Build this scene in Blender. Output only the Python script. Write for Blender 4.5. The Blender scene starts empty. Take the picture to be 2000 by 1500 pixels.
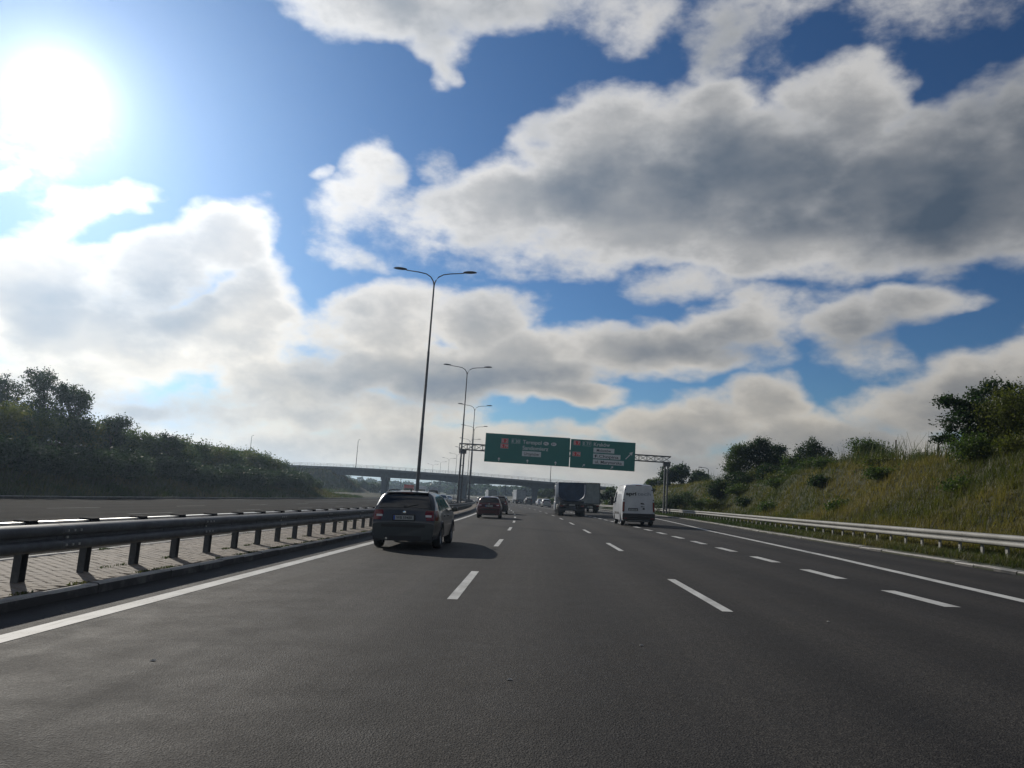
import bpy, math, random
import numpy as np
from mathutils import Vector, Matrix, Euler
R_ = math.radians
sc = bpy.context.scene
COL = sc.collection

# ------------------------------------------------------------------ camera
cd = bpy.data.cameras.new('camera'); cd.lens = 27.0; cd.sensor_width = 36.0; cd.clip_start = .05; cd.clip_end = 9000
cam = bpy.data.objects.new('camera', cd); COL.objects.link(cam)
cam.matrix_world = Matrix(((0.99749306, -0.06026538, 0.03709014, 0), (0.02767144, -0.1502164, -0.98826582, 0),
                           (0.06512977, 0.98681463, -0.14817219, 1.33), (0, 0, 0, 1)))
sc.camera = cam
SUN_AZ, SUN_EL = R_(-35.4), R_(23.0)
SUN = Vector((math.sin(SUN_AZ) * math.cos(SUN_EL), math.cos(SUN_AZ) * math.cos(SUN_EL), math.sin(SUN_EL)))

# ------------------------------------------------------------------ sky
CLOUDS = [ (3.9,25.48,7.54,4.39,7.2,1.0), (-3.04,21.26,7.56,4.38,11.7,0.9), (6.85,21.98,13.29,4.65,-0.0,1.25), (16.25,24.15,9.38,5.13,3.2,1.3), (21.37,27.3,5.28,4.2,-19.0,1.05), (26.43,21.89,10.09,5.41,-9.3,1.35), (18.46,19.57,13.33,3.28,-3.3,0.95), (11.69,27.09,6.33,3.11,12.8,0.95), (34.51,21.9,7.34,6.35,-46.6,1.3), (1.87,19.32,7.91,2.58,2.1,0.7), (-8.17,20.49,2.96,2.54,6.5,0.6), (-12.49,34.8,10.16,3.32,7.8,1.0), (-5.84,34.59,7.06,2.46,4.3,0.8), (-9.33,32.38,3.06,1.74,6.2,0.5), (-9.62,30.48,1.37,1.05,-84.3,0.38), (2.07,34.81,5.8,1.84,0.4,0.2), (12.84,32.81,2.44,2.2,-44.4,0.32), (16.06,33.75,5.07,1.56,7.6,0.42), (11.77,30.36,1.61,0.85,-86.0,0.16), (27.55,32.05,4.24,0.9,6.7,0.02), (5.84,33.73,1.66,1.52,-27.7,0.22), (-24.06,16.49,5.06,2.73,26.2,1.0), (-28.17,13.3,5.54,3.17,28.1,1.0), (-34.35,11.78,6.23,2.74,8.7,1.05), (-21.41,13.35,3.51,2.86,11.8,0.8), (-23.51,10.52,6.77,2.84,8.2,1.0), (-31.92,8.89,7.64,2.99,9.6,1.1), (-19.81,11.75,2.49,1.81,8.8,0.7), (-30.87,18.01,3.17,1.02,21.9,0.55), (-34.05,15.78,2.8,1.34,46.2,0.5), (-37.18,17.69,1.25,0.75,19.7,0.5), (-36.44,20.25,3.44,2.37,23.8,0.2), (-13.95,23.23,2.56,2.3,-19.8,0.55), (-15.19,20.39,3.02,2.16,41.5,0.42), (-17.75,22.21,0.9,0.62,11.3,0.3), (-15.83,17.41,2.6,1.39,-10.8,0.42), (-9.25,23.62,1.77,1.5,17.8,0.42), (-12.38,19.3,3.48,1.81,7.2,0.15), (-11.71,12.32,6.47,3.18,15.7,0.95), (-4.8,12.92,4.68,3.22,4.2,1.0), (-1.92,10.83,5.83,2.67,3.6,0.9), (-6.85,9.33,13.84,2.66,4.5,1.1), (-16.49,7.7,7.61,2.59,5.8,0.9), (0.2,8.09,6.55,1.07,-1.5,0.8), (-16.27,5.49,11.89,2.22,5.2,0.7), (7.32,11.28,7.96,2.26,-3.1,0.95), (13.94,12.9,5.4,2.27,12.3,0.9), (10.33,11.0,7.42,1.86,1.4,0.8), (16.41,15.05,4.23,1.37,9.0,0.5), (10.9,16.37,4.5,1.46,-0.1,0.35), (21.22,13.87,3.98,1.74,-2.2,0.7), (26.33,14.66,5.18,1.61,5.2,0.85), (22.53,11.75,3.61,1.88,-23.7,0.35), (11.22,6.0,6.91,2.22,2.5,0.9), (16.52,7.46,3.12,2.71,3.3,0.7), (18.59,5.73,4.71,2.14,2.2,0.9), (21.56,4.77,8.37,2.09,2.1,0.8), (26.24,7.6,5.44,2.67,12.3,0.75), (30.58,8.89,4.97,2.74,-1.1,0.9), (34.1,10.66,3.84,2.79,-4.2,0.8), (-28.14,8.1,11.28,1.89,8.1,0.75), (-34.34,5.54,7.16,2.27,7.9,0.7), (-26.1,4.51,7.02,1.05,6.1,0.35), (-20.36,4.01,6.88,2.17,5.2,0.5), (-18.09,2.39,19.63,2.19,6.6,0.8), (-1.77,2.82,15.98,1.89,0.8,0.75), (9.52,2.39,18.24,2.22,0.3,0.7), (-13.88,3.46,4.02,1.11,4.5,0.5), (-4.57,4.54,8.39,1.06,3.9,0.4), (-35.42,1.54,10.55,1.9,10.3,0.7), (24.68,2.17,13.64,2.36,-0.1,0.7) ]
SHADES = [ (12.54,24.17,11.24,2.6,4.9,1), (5.98,23.75,7.42,1.96,9.0,0.7), (20.51,24.15,7.99,2.95,-6.2,0.9), (27.98,22.33,7.08,4.37,-11.8,1), (32.12,23.83,5.87,4.87,-32.2,1.1), (21.55,21.06,10.16,1.67,-4.8,0.6), (-33.52,9.95,3.43,1.79,11.2,1), (-26.64,11.47,4.92,2.23,20.5,1), (-15.9,9.07,2.19,1.3,6.2,0.5), (-9.06,8.2,7.61,1.14,4.7,0.4), (12.89,11.42,4.72,1.18,13.0,0.8), (-2.17,8.9,4.64,0.95,3.7,0.4), (23.15,5.17,5.39,1.36,12.8,0.5), (30.01,7.92,4.18,1.95,-0.3,0.7), (9.45,4.24,5.5,0.93,3.0,0.3), (-6.19,33.94,5.38,1.24,4.6,0.4), (13.43,32.77,2.72,1.83,-9.3,0.5), (-25.51,4.93,6.45,1.05,6.2,0.4), (23.18,12.77,3.85,1.03,-1.9,0.4) ]
w = bpy.data.worlds.new('World'); sc.world = w; w.use_nodes = True
wt = w.node_tree; wt.nodes.clear()


class NT:
    """small helper that writes node trees"""
    def __init__(s, t): s.t = t
    def n(s, typ, **k):
        o = s.t.nodes.new(typ)
        for a, b in k.items(): setattr(o, a, b)
        return o
    def put(s, sock, v):
        if isinstance(v, bpy.types.NodeSocket): s.t.links.new(v, sock)
        elif v is not None: sock.default_value = v
    def m(s, op, a, b=None, c=None, clamp=False):
        o = s.n('ShaderNodeMath', operation=op, use_clamp=clamp)
        for i, v in enumerate((a, b, c)): s.put(o.inputs[i], v)
        return o.outputs[0]
    def v(s, op, a, b=None, sc_=None):
        o = s.n('ShaderNodeVectorMath', operation=op)
        s.put(o.inputs[0], a); s.put(o.inputs[1], b)
        if sc_ is not None: s.put(o.inputs['Scale'], sc_)
        return o.outputs['Value'] if op in ('LENGTH', 'DOT_PRODUCT', 'DISTANCE') else o.outputs[0]
    def noise(s, vec, scale, detail=4, rough=.5, col=False, dist=0.0):
        o = s.n('ShaderNodeTexNoise'); s.put(o.inputs['Vector'], vec)
        s.put(o.inputs['Scale'], scale); o.inputs['Detail'].default_value = detail
        o.inputs['Roughness'].default_value = rough; o.inputs['Distortion'].default_value = dist
        return o.outputs['Color' if col else 0]
    def ramp(s, x, lo, hi, a=0.0, b=1.0, smooth=True):
        o = s.n('ShaderNodeMapRange', interpolation_type='SMOOTHSTEP' if smooth else 'LINEAR')
        for i, v in enumerate((x, lo, hi, a, b)): s.put(o.inputs[i], v)
        return o.outputs[0]
    def mix(s, f, a, b, typ='MIX'):
        o = s.n('ShaderNodeMix', data_type='RGBA', blend_type=typ, clamp_factor=True)
        s.put(o.inputs[0], f); s.put(o.inputs[6], a); s.put(o.inputs[7], b)
        return o.outputs[2]
    def cr(s, x, stops):
        o = s.n('ShaderNodeValToRGB'); e = o.color_ramp.elements
        e[0].position = stops[0][0]; e[0].color = (*stops[0][1], 1)
        e[1].position = stops[-1][0]; e[1].color = (*stops[-1][1], 1)
        for p, c in stops[1:-1]:
            q = e.new(p); q.color = (*c, 1)
        s.put(o.inputs[0], x); return o.outputs[0]


def cloud_group(name, blobs, warp, k_smooth, fine, scale=1.0):
    g = bpy.data.node_groups.new(name, 'ShaderNodeTree')
    g.interface.new_socket('Dir', in_out='INPUT', socket_type='NodeSocketVector')
    g.interface.new_socket('D', in_out='OUTPUT', socket_type='NodeSocketFloat')
    G = NT(g); gi = G.n('NodeGroupInput'); go = G.n('NodeGroupOutput')
    D = gi.outputs[0]
    sx = G.n('ShaderNodeSeparateXYZ'); G.put(sx.inputs[0], D)
    az = G.m('MULTIPLY', G.m('ARCTAN2', sx.outputs[0], sx.outputs[1]), 180 / math.pi)
    el = G.m('MULTIPLY', G.m('ARCSINE', sx.outputs[2]), 180 / math.pi)
    cx = G.n('ShaderNodeCombineXYZ'); G.put(cx.inputs[0], az); G.put(cx.inputs[1], el)
    Ds = G.v('MULTIPLY', D, (1, 1, 1.7))
    wrp = G.v('SUBTRACT', G.noise(Ds, 8.0, 3, .55, col=True), (.5, .5, .5))
    P = G.v('ADD', cx.outputs[0], G.v('SCALE', G.v('MULTIPLY', wrp, (1, .6, 0)), sc_=warp))

    def feats(P_):
        s1 = G.n('ShaderNodeSeparateXYZ'); G.put(s1.inputs[0], P_)
        x, y = s1.outputs[0], s1.outputs[1]
        c1 = G.n('ShaderNodeCombineXYZ'); c2 = G.n('ShaderNodeCombineXYZ')
        G.put(c1.inputs[0], G.m('MULTIPLY', x, x)); G.put(c1.inputs[1], G.m('MULTIPLY', x, y)); G.put(c1.inputs[2], G.m('MULTIPLY', y, y))
        G.put(c2.inputs[0], x); G.put(c2.inputs[1], y); c2.inputs[2].default_value = 1
        return c1.outputs[0], c2.outputs[0]
    Q2, Q1 = feats(P)
    M = None
    for i, (a, e, ra, re, rot, st) in enumerate(blobs):      # every cloud mass is an ellipse on the sky: st * (1 - q), q a quadratic form
        if i and i % 10 == 0:                                 # evaluate the masses in turn (keeps the shader's stack small)
            Q2, Q1 = feats(G.v('ADD', P, G.v('SCALE', (1, 0, 0), sc_=G.m('MULTIPLY', M, 1e-6))))
        c_, s_ = math.cos(R_(rot)), math.sin(R_(rot)); iu, iv = (ra * scale) ** -2, (re * scale) ** -2
        A = c_ * c_ * iu + s_ * s_ * iv; B = 2 * c_ * s_ * (iu - iv); C_ = s_ * s_ * iu + c_ * c_ * iv
        k2 = (-st * A, -st * B, -st * C_)
        k1 = (st * (2 * A * a + B * e), st * (2 * C_ * e + B * a), st - st * (A * a * a + B * a * e + C_ * e * e))
        b = G.m('ADD', G.v('DOT_PRODUCT', Q2, k2), G.v('DOT_PRODUCT', Q1, k1))
        M = b if M is None else G.m('SMOOTH_MAX', M, b, k_smooth)
    if fine:
        # away from the view: broken cumulus from plain noise
        side = G.ramp(sx.outputs[1], .45, .7, 0, -3)
        bg = G.m('MULTIPLY', G.m('SUBTRACT', G.noise(Ds, 2.4, 2, .5), .5), 5.0)
        M = G.m('MAXIMUM', G.m('MAXIMUM', M, G.m('ADD', bg, side)), -1.2)
        f1 = G.m('SUBTRACT', G.noise(Ds, 9.0, 6, .58), .5)
        f2 = G.m('SUBTRACT', G.noise(Ds, 34.0, 4, .62), .5)
        M = G.m('ADD', M, G.m('MULTIPLY_ADD', f1, 1.75, G.m('MULTIPLY', f2, .42)))
        # relief: noise here minus noise a little nearer the sun
        toS = G.v('NORMALIZE', G.v('SUBTRACT', tuple(SUN), D))
        Do = G.v('MULTIPLY', G.v('ADD', D, G.v('SCALE', toS, sc_=.035)), (1, 1, 1.7))
        rel = G.m('SUBTRACT', G.noise(Ds, 5.5, 5, .5), G.noise(Do, 5.5, 5, .5))
        g.interface.new_socket('Relief', in_out='OUTPUT', socket_type='NodeSocketFloat')
        G.put(go.inputs[1], rel)
    else:
        M = G.m('ADD', M, G.m('MULTIPLY', G.m('SUBTRACT', G.noise(Ds, 3.6, 5, .48), .5), 1.5))
    G.put(go.inputs[0], M)
    return g


W = NT(wt)
tc = W.n('ShaderNodeTexCoord'); DIR = W.v('NORMALIZE', tc.outputs['Generated'])
sky = W.n('ShaderNodeTexSky', sky_type='NISHITA', sun_disc=False)
sky.sun_elevation = SUN_EL; sky.sun_rotation = SUN_AZ; sky.air_density = 1.0; sky.dust_density = .2; sky.ozone_density = 2.2
SKYS = .066; SKY_TINT = (.72, 1.0, 1.2)
cosang = W.v('DOT_PRODUCT', DIR, tuple(SUN))
ang = W.m('MULTIPLY', W.m('ARCCOSINE', W.m('MINIMUM', cosang, .99999)), 180 / math.pi)
gm = W.n('ShaderNodeGamma'); W.put(gm.inputs[0], W.v('SCALE', sky.outputs[0], sc_=SKYS)); gm.inputs[1].default_value = 1.45
skyc = W.v('MINIMUM', W.v('MULTIPLY', gm.outputs[0], SKY_TINT), (.50, .64, .86))
g1 = W.n('ShaderNodeGroup', node_tree=cloud_group('cloud_cover', CLOUDS, 6.0, .15, True, 1.0)); W.put(g1.inputs[0], DIR)
dd = g1.outputs[0]
g2 = W.n('ShaderNodeGroup', node_tree=cloud_group('cloud_shade', SHADES, 7.0, .25, False, 1.1))
W.put(g2.inputs[0], W.v('ADD', DIR, W.v('SCALE', DIR, sc_=W.m('MULTIPLY', dd, 1e-7))))
alpha = W.ramp(dd, -.20, .52)
thick = W.ramp(dd, .1, 1.3)
shade = W.ramp(g2.outputs[0], -1.0, 1.35)
near = W.m('EXPONENT', W.m('MULTIPLY', ang, -1 / 24.0))
sz = W.n('ShaderNodeSeparateXYZ'); W.put(sz.inputs[0], DIR)
low = W.ramp(sz.outputs[2], .02, .34, 1, 0)
lit = W.m('SUBTRACT', W.m('SUBTRACT', 1.0, W.m('MULTIPLY', thick, W.m('MULTIPLY_ADD', low, -.10, .36))), W.m('MULTIPLY', shade, .56))
lit = W.m('ADD', lit, W.m('MULTIPLY', g1.outputs[1], 1.25), clamp=True)
bright = W.m('MULTIPLY', W.m('MULTIPLY_ADD', near, .80, .40), W.m('MULTIPLY_ADD', W.ramp(dd, .2, 1.0, 1, 0), .34, .90))
cw = W.mix(low, (.98, .97, .96, 1), (1.0, .91, .76, 1))
cg = W.mix(near, (.045, .062, .088, 1), (.30, .43, .60, 1))
cloudc = W.mix(lit, cg, W.v('SCALE', cw, sc_=bright))
murk = W.ramp(sz.outputs[2], -.02, .11, 1, 0)
skyc = W.v('ADD', skyc, W.v('SCALE', (.06, .17, .37), sc_=W.m('MULTIPLY', W.m('EXPONENT', W.m('MULTIPLY', ang, -1 / 22.0)), 1.0)))
base = W.mix(W.m('MULTIPLY', murk, .6), skyc, W.v('SCALE', (.86, .80, .68), sc_=W.m('MULTIPLY_ADD', near, .45, .42)))
allc = W.mix(alpha, base, cloudc)
# bright veil of air round the sun
halo = W.m('ADD', W.m('MULTIPLY', W.m('EXPONENT', W.m('MULTIPLY', ang, -1 / 1.5)), 2.6),
           W.m('ADD', W.m('MULTIPLY', W.m('EXPONENT', W.m('MULTIPLY', ang, -1 / 4.5)), .22),
               W.m('MULTIPLY', W.m('EXPONENT', W.m('MULTIPLY', ang, -1 / 9.0)), .14)))
allc = W.v('ADD', allc, W.v('SCALE', (1.0, .955, .98), sc_=halo))
bgn = W.n('ShaderNodeBackground'); W.put(bgn.inputs[0], allc); bgn.inputs[1].default_value = 1.0
W.put(W.n('ShaderNodeOutputWorld').inputs[0], bgn.outputs[0])
w.cycles.sampling_method = 'MANUAL'; w.cycles.sample_map_resolution = 512

sl = bpy.data.lights.new('sun', 'SUN'); sl.energy = 3.2; sl.angle = R_(.6); sl.color = (1, .93, .82)
so = bpy.data.objects.new('sun', sl); COL.objects.link(so); so.rotation_euler = SUN.to_track_quat('Z', 'Y').to_euler()
vs = sc.view_settings; vs.view_transform = 'Standard'; vs.look = 'None'; vs.exposure = 0; vs.gamma = 1; vs.use_curve_mapping = False
sc.render.engine = 'CYCLES'; sc.cycles.max_bounces = 6; sc.cycles.diffuse_bounces = 3; sc.cycles.glossy_bounces = 3
sc.cycles.transparent_max_bounces = 8; sc.cycles.sample_clamp_indirect = 6; sc.cycles.use_denoising = True

# ------------------------------------------------------------------ materials
def mat(name, col, rough=.6, metal=0.0, spec=.5, coat=0.0, trans=0.0, build=None):
    m = bpy.data.materials.new(name); m.use_nodes = True
    t = NT(m.node_tree); b = m.node_tree.nodes['Principled BSDF']
    b.inputs['Base Color'].default_value = (*col, 1); b.inputs['Roughness'].default_value = rough
    b.inputs['Metallic'].default_value = metal; b.inputs['Specular IOR Level'].default_value = spec
    b.inputs['Coat Weight'].default_value = coat; b.inputs['Coat Roughness'].default_value = .05
    b.inputs['Transmission Weight'].default_value = trans
    if build: build(t, b)
    return m


def bump(t, b, h, strength=.3, dist=.01):
    o = t.n('ShaderNodeBump'); o.inputs['Strength'].default_value = strength; o.inputs['Distance'].default_value = dist
    t.put(o.inputs['Height'], h); t.put(b.inputs['Normal'], o.outputs[0])


def grime(amount=.25, scale=3.0, bumpy=0.0):
    def f(t, b):
        c = tuple(b.inputs['Base Color'].default_value)
        tcn = t.n('ShaderNodeTexCoord'); n1 = t.noise(tcn.outputs['Object'], scale, 6, .6); n2 = t.noise(tcn.outputs['Object'], scale * 9, 4, .6)
        k = t.m('ADD', t.m('MULTIPLY', n1, .7), t.m('MULTIPLY', n2, .3))
        lo = tuple(x * (1 - amount) for x in c[:3]) + (1,); hi = tuple(min(1, x * (1 + amount)) for x in c[:3]) + (1,)
        t.put(b.inputs['Base Color'], t.mix(t.ramp(k, .35, .65), lo, hi))
        if bumpy: bump(t, b, n2, bumpy)
    return f


def asphalt_b(gain, rough0, inner):
    def f(t, b):
        uv = t.n('ShaderNodeUVMap').outputs[0]
        s = t.n('ShaderNodeSeparateXYZ'); t.put(s.inputs[0], uv)
        v = t.n('ShaderNodeTexVoronoi', feature='F1'); t.put(v.inputs['Vector'], uv); v.inputs['Scale'].default_value = 85
        v2 = t.n('ShaderNodeTexVoronoi', feature='F1'); t.put(v2.inputs['Vector'], uv); v2.inputs['Scale'].default_value = 62
        grain = t.noise(uv, 150, 3, .75); grain2 = t.noise(uv, 42, 3, .7)
        st = t.n('ShaderNodeSeparateColor'); t.put(st.inputs[0], v.outputs['Color'])
        st2 = t.n('ShaderNodeSeparateColor'); t.put(st2.inputs[0], v2.outputs['Color'])
        big = t.noise(uv, .12, 3, .5); mid = t.noise(uv, 1.6, 6, .68)
        streak = t.noise(t.v('MULTIPLY', uv, (1.0, .03, 1)), 1.7, 5, .6); streak2 = t.noise(t.v('MULTIPLY', uv, (1, .015, 1)), 8, 3, .6)
        track = t.m('COSINE', t.m('MULTIPLY', t.m('ADD', s.outputs[0], -.78 + 3.52 * 5), 2 * math.pi / 1.757))
        k = t.m('ADD', t.m('MULTIPLY', st.outputs[0], .50), t.m('MULTIPLY', grain, .35))
        for q, a in ((grain2, .35), (big, .20), (mid, .12), (streak, .36), (streak2, .20), (track, -.07)): k = t.m('ADD', k, t.m('MULTIPLY', q, a))
        g_ = gain
        col = t.cr(t.ramp(k, .60, 1.40, smooth=False), [(0, (.016 * g_, .016 * g_, .017 * g_)), (.35, (.034 * g_, .032 * g_, .031 * g_)), (.65, (.055 * g_, .051 * g_, .047 * g_)), (1, (.15 * g_, .136 * g_, .118 * g_))])
        chips = t.ramp(st2.outputs[1], .88, .96)
        col = t.mix(t.m('MULTIPLY', chips, .4), col, (.15 * g_, .14 * g_, .125 * g_, 1))
        if inner:                               # rail shadow and dirt painted dark along the kerb; paving joints between lanes
            ed = t.ramp(t.m('ADD', s.outputs[0], t.m('MULTIPLY', t.m('SUBTRACT', mid, .5), .22)), -4.98, -4.78, 1, 0)
            col = t.mix(t.m('MULTIPLY', ed, .72), col, (.013, .012, .012, 1))
            for xj in (-2.75, .80, 4.3):
                jd = t.m('ABSOLUTE', t.m('SUBTRACT', s.outputs[0], xj + 1.757))
                col = t.mix(t.m('MULTIPLY', t.ramp(jd, 0, .022, 1, 0), .0 if xj != .80 else .45), col, (.014, .014, .014, 1))
        t.put(b.inputs['Base Color'], col)
        t.put(b.inputs['Roughness'], t.ramp(t.m('ADD', mid, t.m('MULTIPLY', streak, .6)), .5, 1.1, rough0, rough0 + .12))
        bump(t, b, t.m('ADD', t.m('MULTIPLY', v.outputs['Distance'], 1.0), t.m('MULTIPLY', grain2, .2)), .9, .006)
    return f


def concrete(c, amount=.25):
    def f(t, b):
        o = t.n('ShaderNodeTexCoord').outputs['Object']
        n1 = t.noise(o, 1.3, 6, .65); n2 = t.noise(o, 45, 4, .65); n3 = t.noise(t.v('MULTIPLY', o, (1, 1, .15)), 2.0, 4, .6)
        k = t.m('ADD', t.m('MULTIPLY', n1, .5), t.m('ADD', t.m('MULTIPLY', n2, .3), t.m('MULTIPLY', n3, .3)))
        lo = tuple(x * (1 - amount) for x in c) + (1,); hi = tuple(x * (1 + amount) for x in c) + (1,)
        t.put(b.inputs['Base Color'], t.mix(t.ramp(k, .4, .7), lo, hi)); bump(t, b, n2, .35, .004)
    return f


def ground_b(t, b):
    o = t.n('ShaderNodeTexCoord').outputs['Object']
    n1 = t.noise(o, .09, 6, .6); n2 = t.noise(o, .9, 6, .65); n3 = t.noise(o, 9, 5, .7)
    k = t.m('ADD', t.m('MULTIPLY', n1, .5), t.m('ADD', t.m('MULTIPLY', n2, .3), t.m('MULTIPLY', n3, .3)))
    col = t.cr(t.ramp(k, .38, .72, smooth=False), [(0, (.014, .022, .007)), (.4, (.030, .040, .012)), (.7, (.055, .050, .020)), (1, (.085, .070, .035))])
    t.put(b.inputs['Base Color'], col); bump(t, b, t.m('ADD', n2, t.m('MULTIPLY', n3, .4)), 1.0, .25)


def blade_b(c0, c1, c2):
    def f(t, b):
        o = t.n('ShaderNodeTexCoord').outputs['Object']; gi_ = t.n('ShaderNodeNewGeometry')
        n1 = t.noise(o, .11, 6, .62); r = gi_.outputs['Random Per Island']
        k = t.m('ADD', t.m('MULTIPLY', t.ramp(n1, .36, .64), .68), t.m('MULTIPLY', r, .38))
        col = t.cr(k, [(0.1, c0), (.55, c1), (1, c2)])
        t.put(b.inputs['Base Color'], col)
        tr = t.n('ShaderNodeBsdfTranslucent'); t.put(tr.inputs[0], t.v('MULTIPLY', col, (1.3, 1.4, .8)))
        ms = t.n('ShaderNodeMixShader'); ms.inputs[0].default_value = .45
        t.put(ms.inputs[1], b.outputs[0]); t.put(ms.inputs[2], tr.outputs[0])
        out = [n for n in t.t.nodes if n.type == 'OUTPUT_MATERIAL'][0]; t.put(out.inputs[0], ms.outputs[0])
    return f


def leafmat(name, c0, c1, c2):
    return mat(name, c1, .55, spec=.25, build=blade_b(c0, c1, c2))


def worn_paint(t, b):
    uv = t.n('ShaderNodeUVMap').outputs[0]
    n1 = t.noise(uv, 1.1, 5, .65); n2 = t.noise(uv, 28, 5, .75); n3 = t.noise(t.v('MULTIPLY', uv, (1, .12, 1)), 11, 4, .6)
    c = t.mix(t.ramp(n1, .35, .7), (.60, .60, .57, 1), (.44, .435, .41, 1))
    c = t.mix(t.m('MULTIPLY', t.ramp(n3, .50, .72), .45), c, (.22, .215, .205, 1))
    c = t.mix(t.m('MULTIPLY', t.ramp(t.m('ADD', n2, t.m('MULTIPLY', n1, .3)), .76, .82), .9), c, (.06, .06, .06, 1))
    t.put(b.inputs['Base Color'], c)


M_ASPH = mat('asphalt', (.05, .05, .05), .8, spec=.17, build=asphalt_b(.54, .72, True))
M_ASPH2 = mat('dark_asphalt', (.04, .04, .04), .9, spec=.04, build=asphalt_b(.30, .92, False))
M_PAINT2 = mat('faded_road_paint', (.16, .16, .155), .9, spec=.05, build=grime(.4, 2.5))
M_PAINT = mat('road_paint', (.60, .60, .57), .7, spec=.2, build=worn_paint)
M_PAVER = mat('paver_concrete', (.185, .150, .112), .85, build=concrete((.185, .150, .112), .38))
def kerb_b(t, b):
    concrete((.36, .345, .31), .3)(t, b)                     # shade painted dark on the upright faces, with some traffic grime
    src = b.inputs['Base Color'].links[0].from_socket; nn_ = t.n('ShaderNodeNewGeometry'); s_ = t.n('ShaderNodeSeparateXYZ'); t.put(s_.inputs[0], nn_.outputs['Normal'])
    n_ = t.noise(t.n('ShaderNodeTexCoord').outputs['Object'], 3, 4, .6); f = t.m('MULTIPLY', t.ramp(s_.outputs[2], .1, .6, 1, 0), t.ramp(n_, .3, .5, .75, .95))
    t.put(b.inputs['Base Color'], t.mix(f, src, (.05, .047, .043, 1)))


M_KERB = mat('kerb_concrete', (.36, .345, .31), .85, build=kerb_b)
M_JOINT = mat('joint_sand', (.07, .06, .048), .95)
M_CONC = mat('bridge_concrete', (.12, .145, .17), .85, build=concrete((.12, .145, .17), .18))
M_GALV = mat('galvanised_steel', (.27, .265, .245), .65, .1, .3, build=grime(.12, 1.2))
M_LIP = mat('bright_zinc', (.62, .62, .60), .38, .6)
M_GALVD = mat('weathered_steel', (.10, .105, .11), .6, .4, build=grime(.25, 4.0, .1))
M_DARKST = mat('dark_steel', (.06, .065, .07), .5, .5)
M_GROUND = mat('grassy_soil', (.06, .07, .03), .95, build=ground_b)
M_DRY = leafmat('meadow_grass', (.030, .050, .009), (.088, .088, .021), (.185, .145, .052))
M_VERGE = leafmat('verge_grass', (.020, .040, .009), (.045, .062, .018), (.12, .10, .045))
M_LEAF_A = leafmat('leaf_dark', (.012, .028, .010), (.026, .050, .018), (.050, .080, .026))
M_LEAF_B = leafmat('leaf_mid', (.024, .050, .012), (.060, .092, .022), (.125, .145, .036))
M_LEAF_C = leafmat('leaf_olive', (.042, .056, .013), (.095, .105, .025), (.17, .165, .045))
M_BARK = mat('bark', (.07, .055, .04), .9, build=grime(.4, 6, .5))
M_SIGN = mat('sign_green', (.003, .150, .130), .45, build=grime(.06, 1.0))
M_SIGNW = mat('sign_white', (.62, .64, .65), .5)
M_SIGNR = mat('sign_red', (.62, .035, .03), .5)
M_SIGNB = mat('sign_black', (.02, .02, .02), .5)
M_TYRE = mat('tyre_rubber', (.022, .022, .022), .85)
M_RIM = mat('alloy_rim', (.42, .42, .43), .35, .8)
M_GLASS = mat('car_glass', (.012, .016, .020), .06, 0, .8)
M_PLASTIC = mat('black_plastic', (.018, .018, .020), .55)
M_REDL = mat('red_lamp_lens', (.15, .006, .008), .15, spec=.7)
M_WHITEL = mat('clear_lamp_lens', (.75, .75, .76), .1, spec=.8)
M_AMBER = mat('amber_lamp_lens', (.75, .28, .02), .2)
M_CHROME = mat('chrome', (.75, .75, .76), .15, 1.0)
M_PLATE = mat('number_plate_white', (.40, .42, .41), .5)
M_BLUEP = mat('plate_blue', (.02, .08, .45), .5)


def paint(name, c, metal=.35, rough=.32):
    return mat(name, c, rough, metal, coat=.6, build=grime(.10, 1.5))


P_GREY = paint('graphite_paint', (.045, .050, .056)); P_RED = paint('dark_red_paint', (.060, .010, .014))
P_WHITE = paint('white_paint', (.54, .56, .59), 0, .35); P_SILVER = paint('silver_paint', (.40, .42, .43), .6)
P_BLACK = paint('black_paint', (.018, .019, .022)); P_BLUE = paint('blue_paint', (.035, .075, .16), .2)
P_LBLUE = paint('pale_blue_paint', (.20, .27, .32), .4); P_BRIGHTRED = paint('red_paint', (.42, .02, .02), .1)
P_TIP = mat('tipper_blue_paint', (.026, .052, .10), .45, .1, build=grime(.3, 1.6, .1))
P_TARP = mat('tarpaulin_grey', (.36, .37, .39), .6, build=grime(.15, 1.2, .3))
P_DOORG = mat('door_grey', (.27, .29, .30), .55, build=grime(.2, 1.4, .1))


# ------------------------------------------------------------------ mesh helpers
def mesh_np(name, V, F, m, parent=None, uv=None, smooth=False):
    V = np.asarray(V, np.float32); F = np.asarray(F, np.int32); k = F.shape[1]
    me = bpy.data.meshes.new(name); me.vertices.add(len(V)); me.vertices.foreach_set('co', V.ravel())
    me.loops.add(F.size); me.loops.foreach_set('vertex_index', F.ravel())
    me.polygons.add(len(F)); me.polygons.foreach_set('loop_start', np.arange(0, F.size, k, dtype=np.int32))
    me.polygons.foreach_set('loop_total', np.full(len(F), k, np.int32))
    if smooth: me.polygons.foreach_set('use_smooth', np.ones(len(F), bool))
    me.update(calc_edges=True)
    if uv is not None:
        l = me.uv_layers.new(name='UVMap'); l.data.foreach_set('uv', np.asarray(uv, np.float32)[F.ravel()].ravel())
    me.materials.append(m)
    o = bpy.data.objects.new(name, me); COL.objects.link(o); o.parent = parent
    return o


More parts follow.
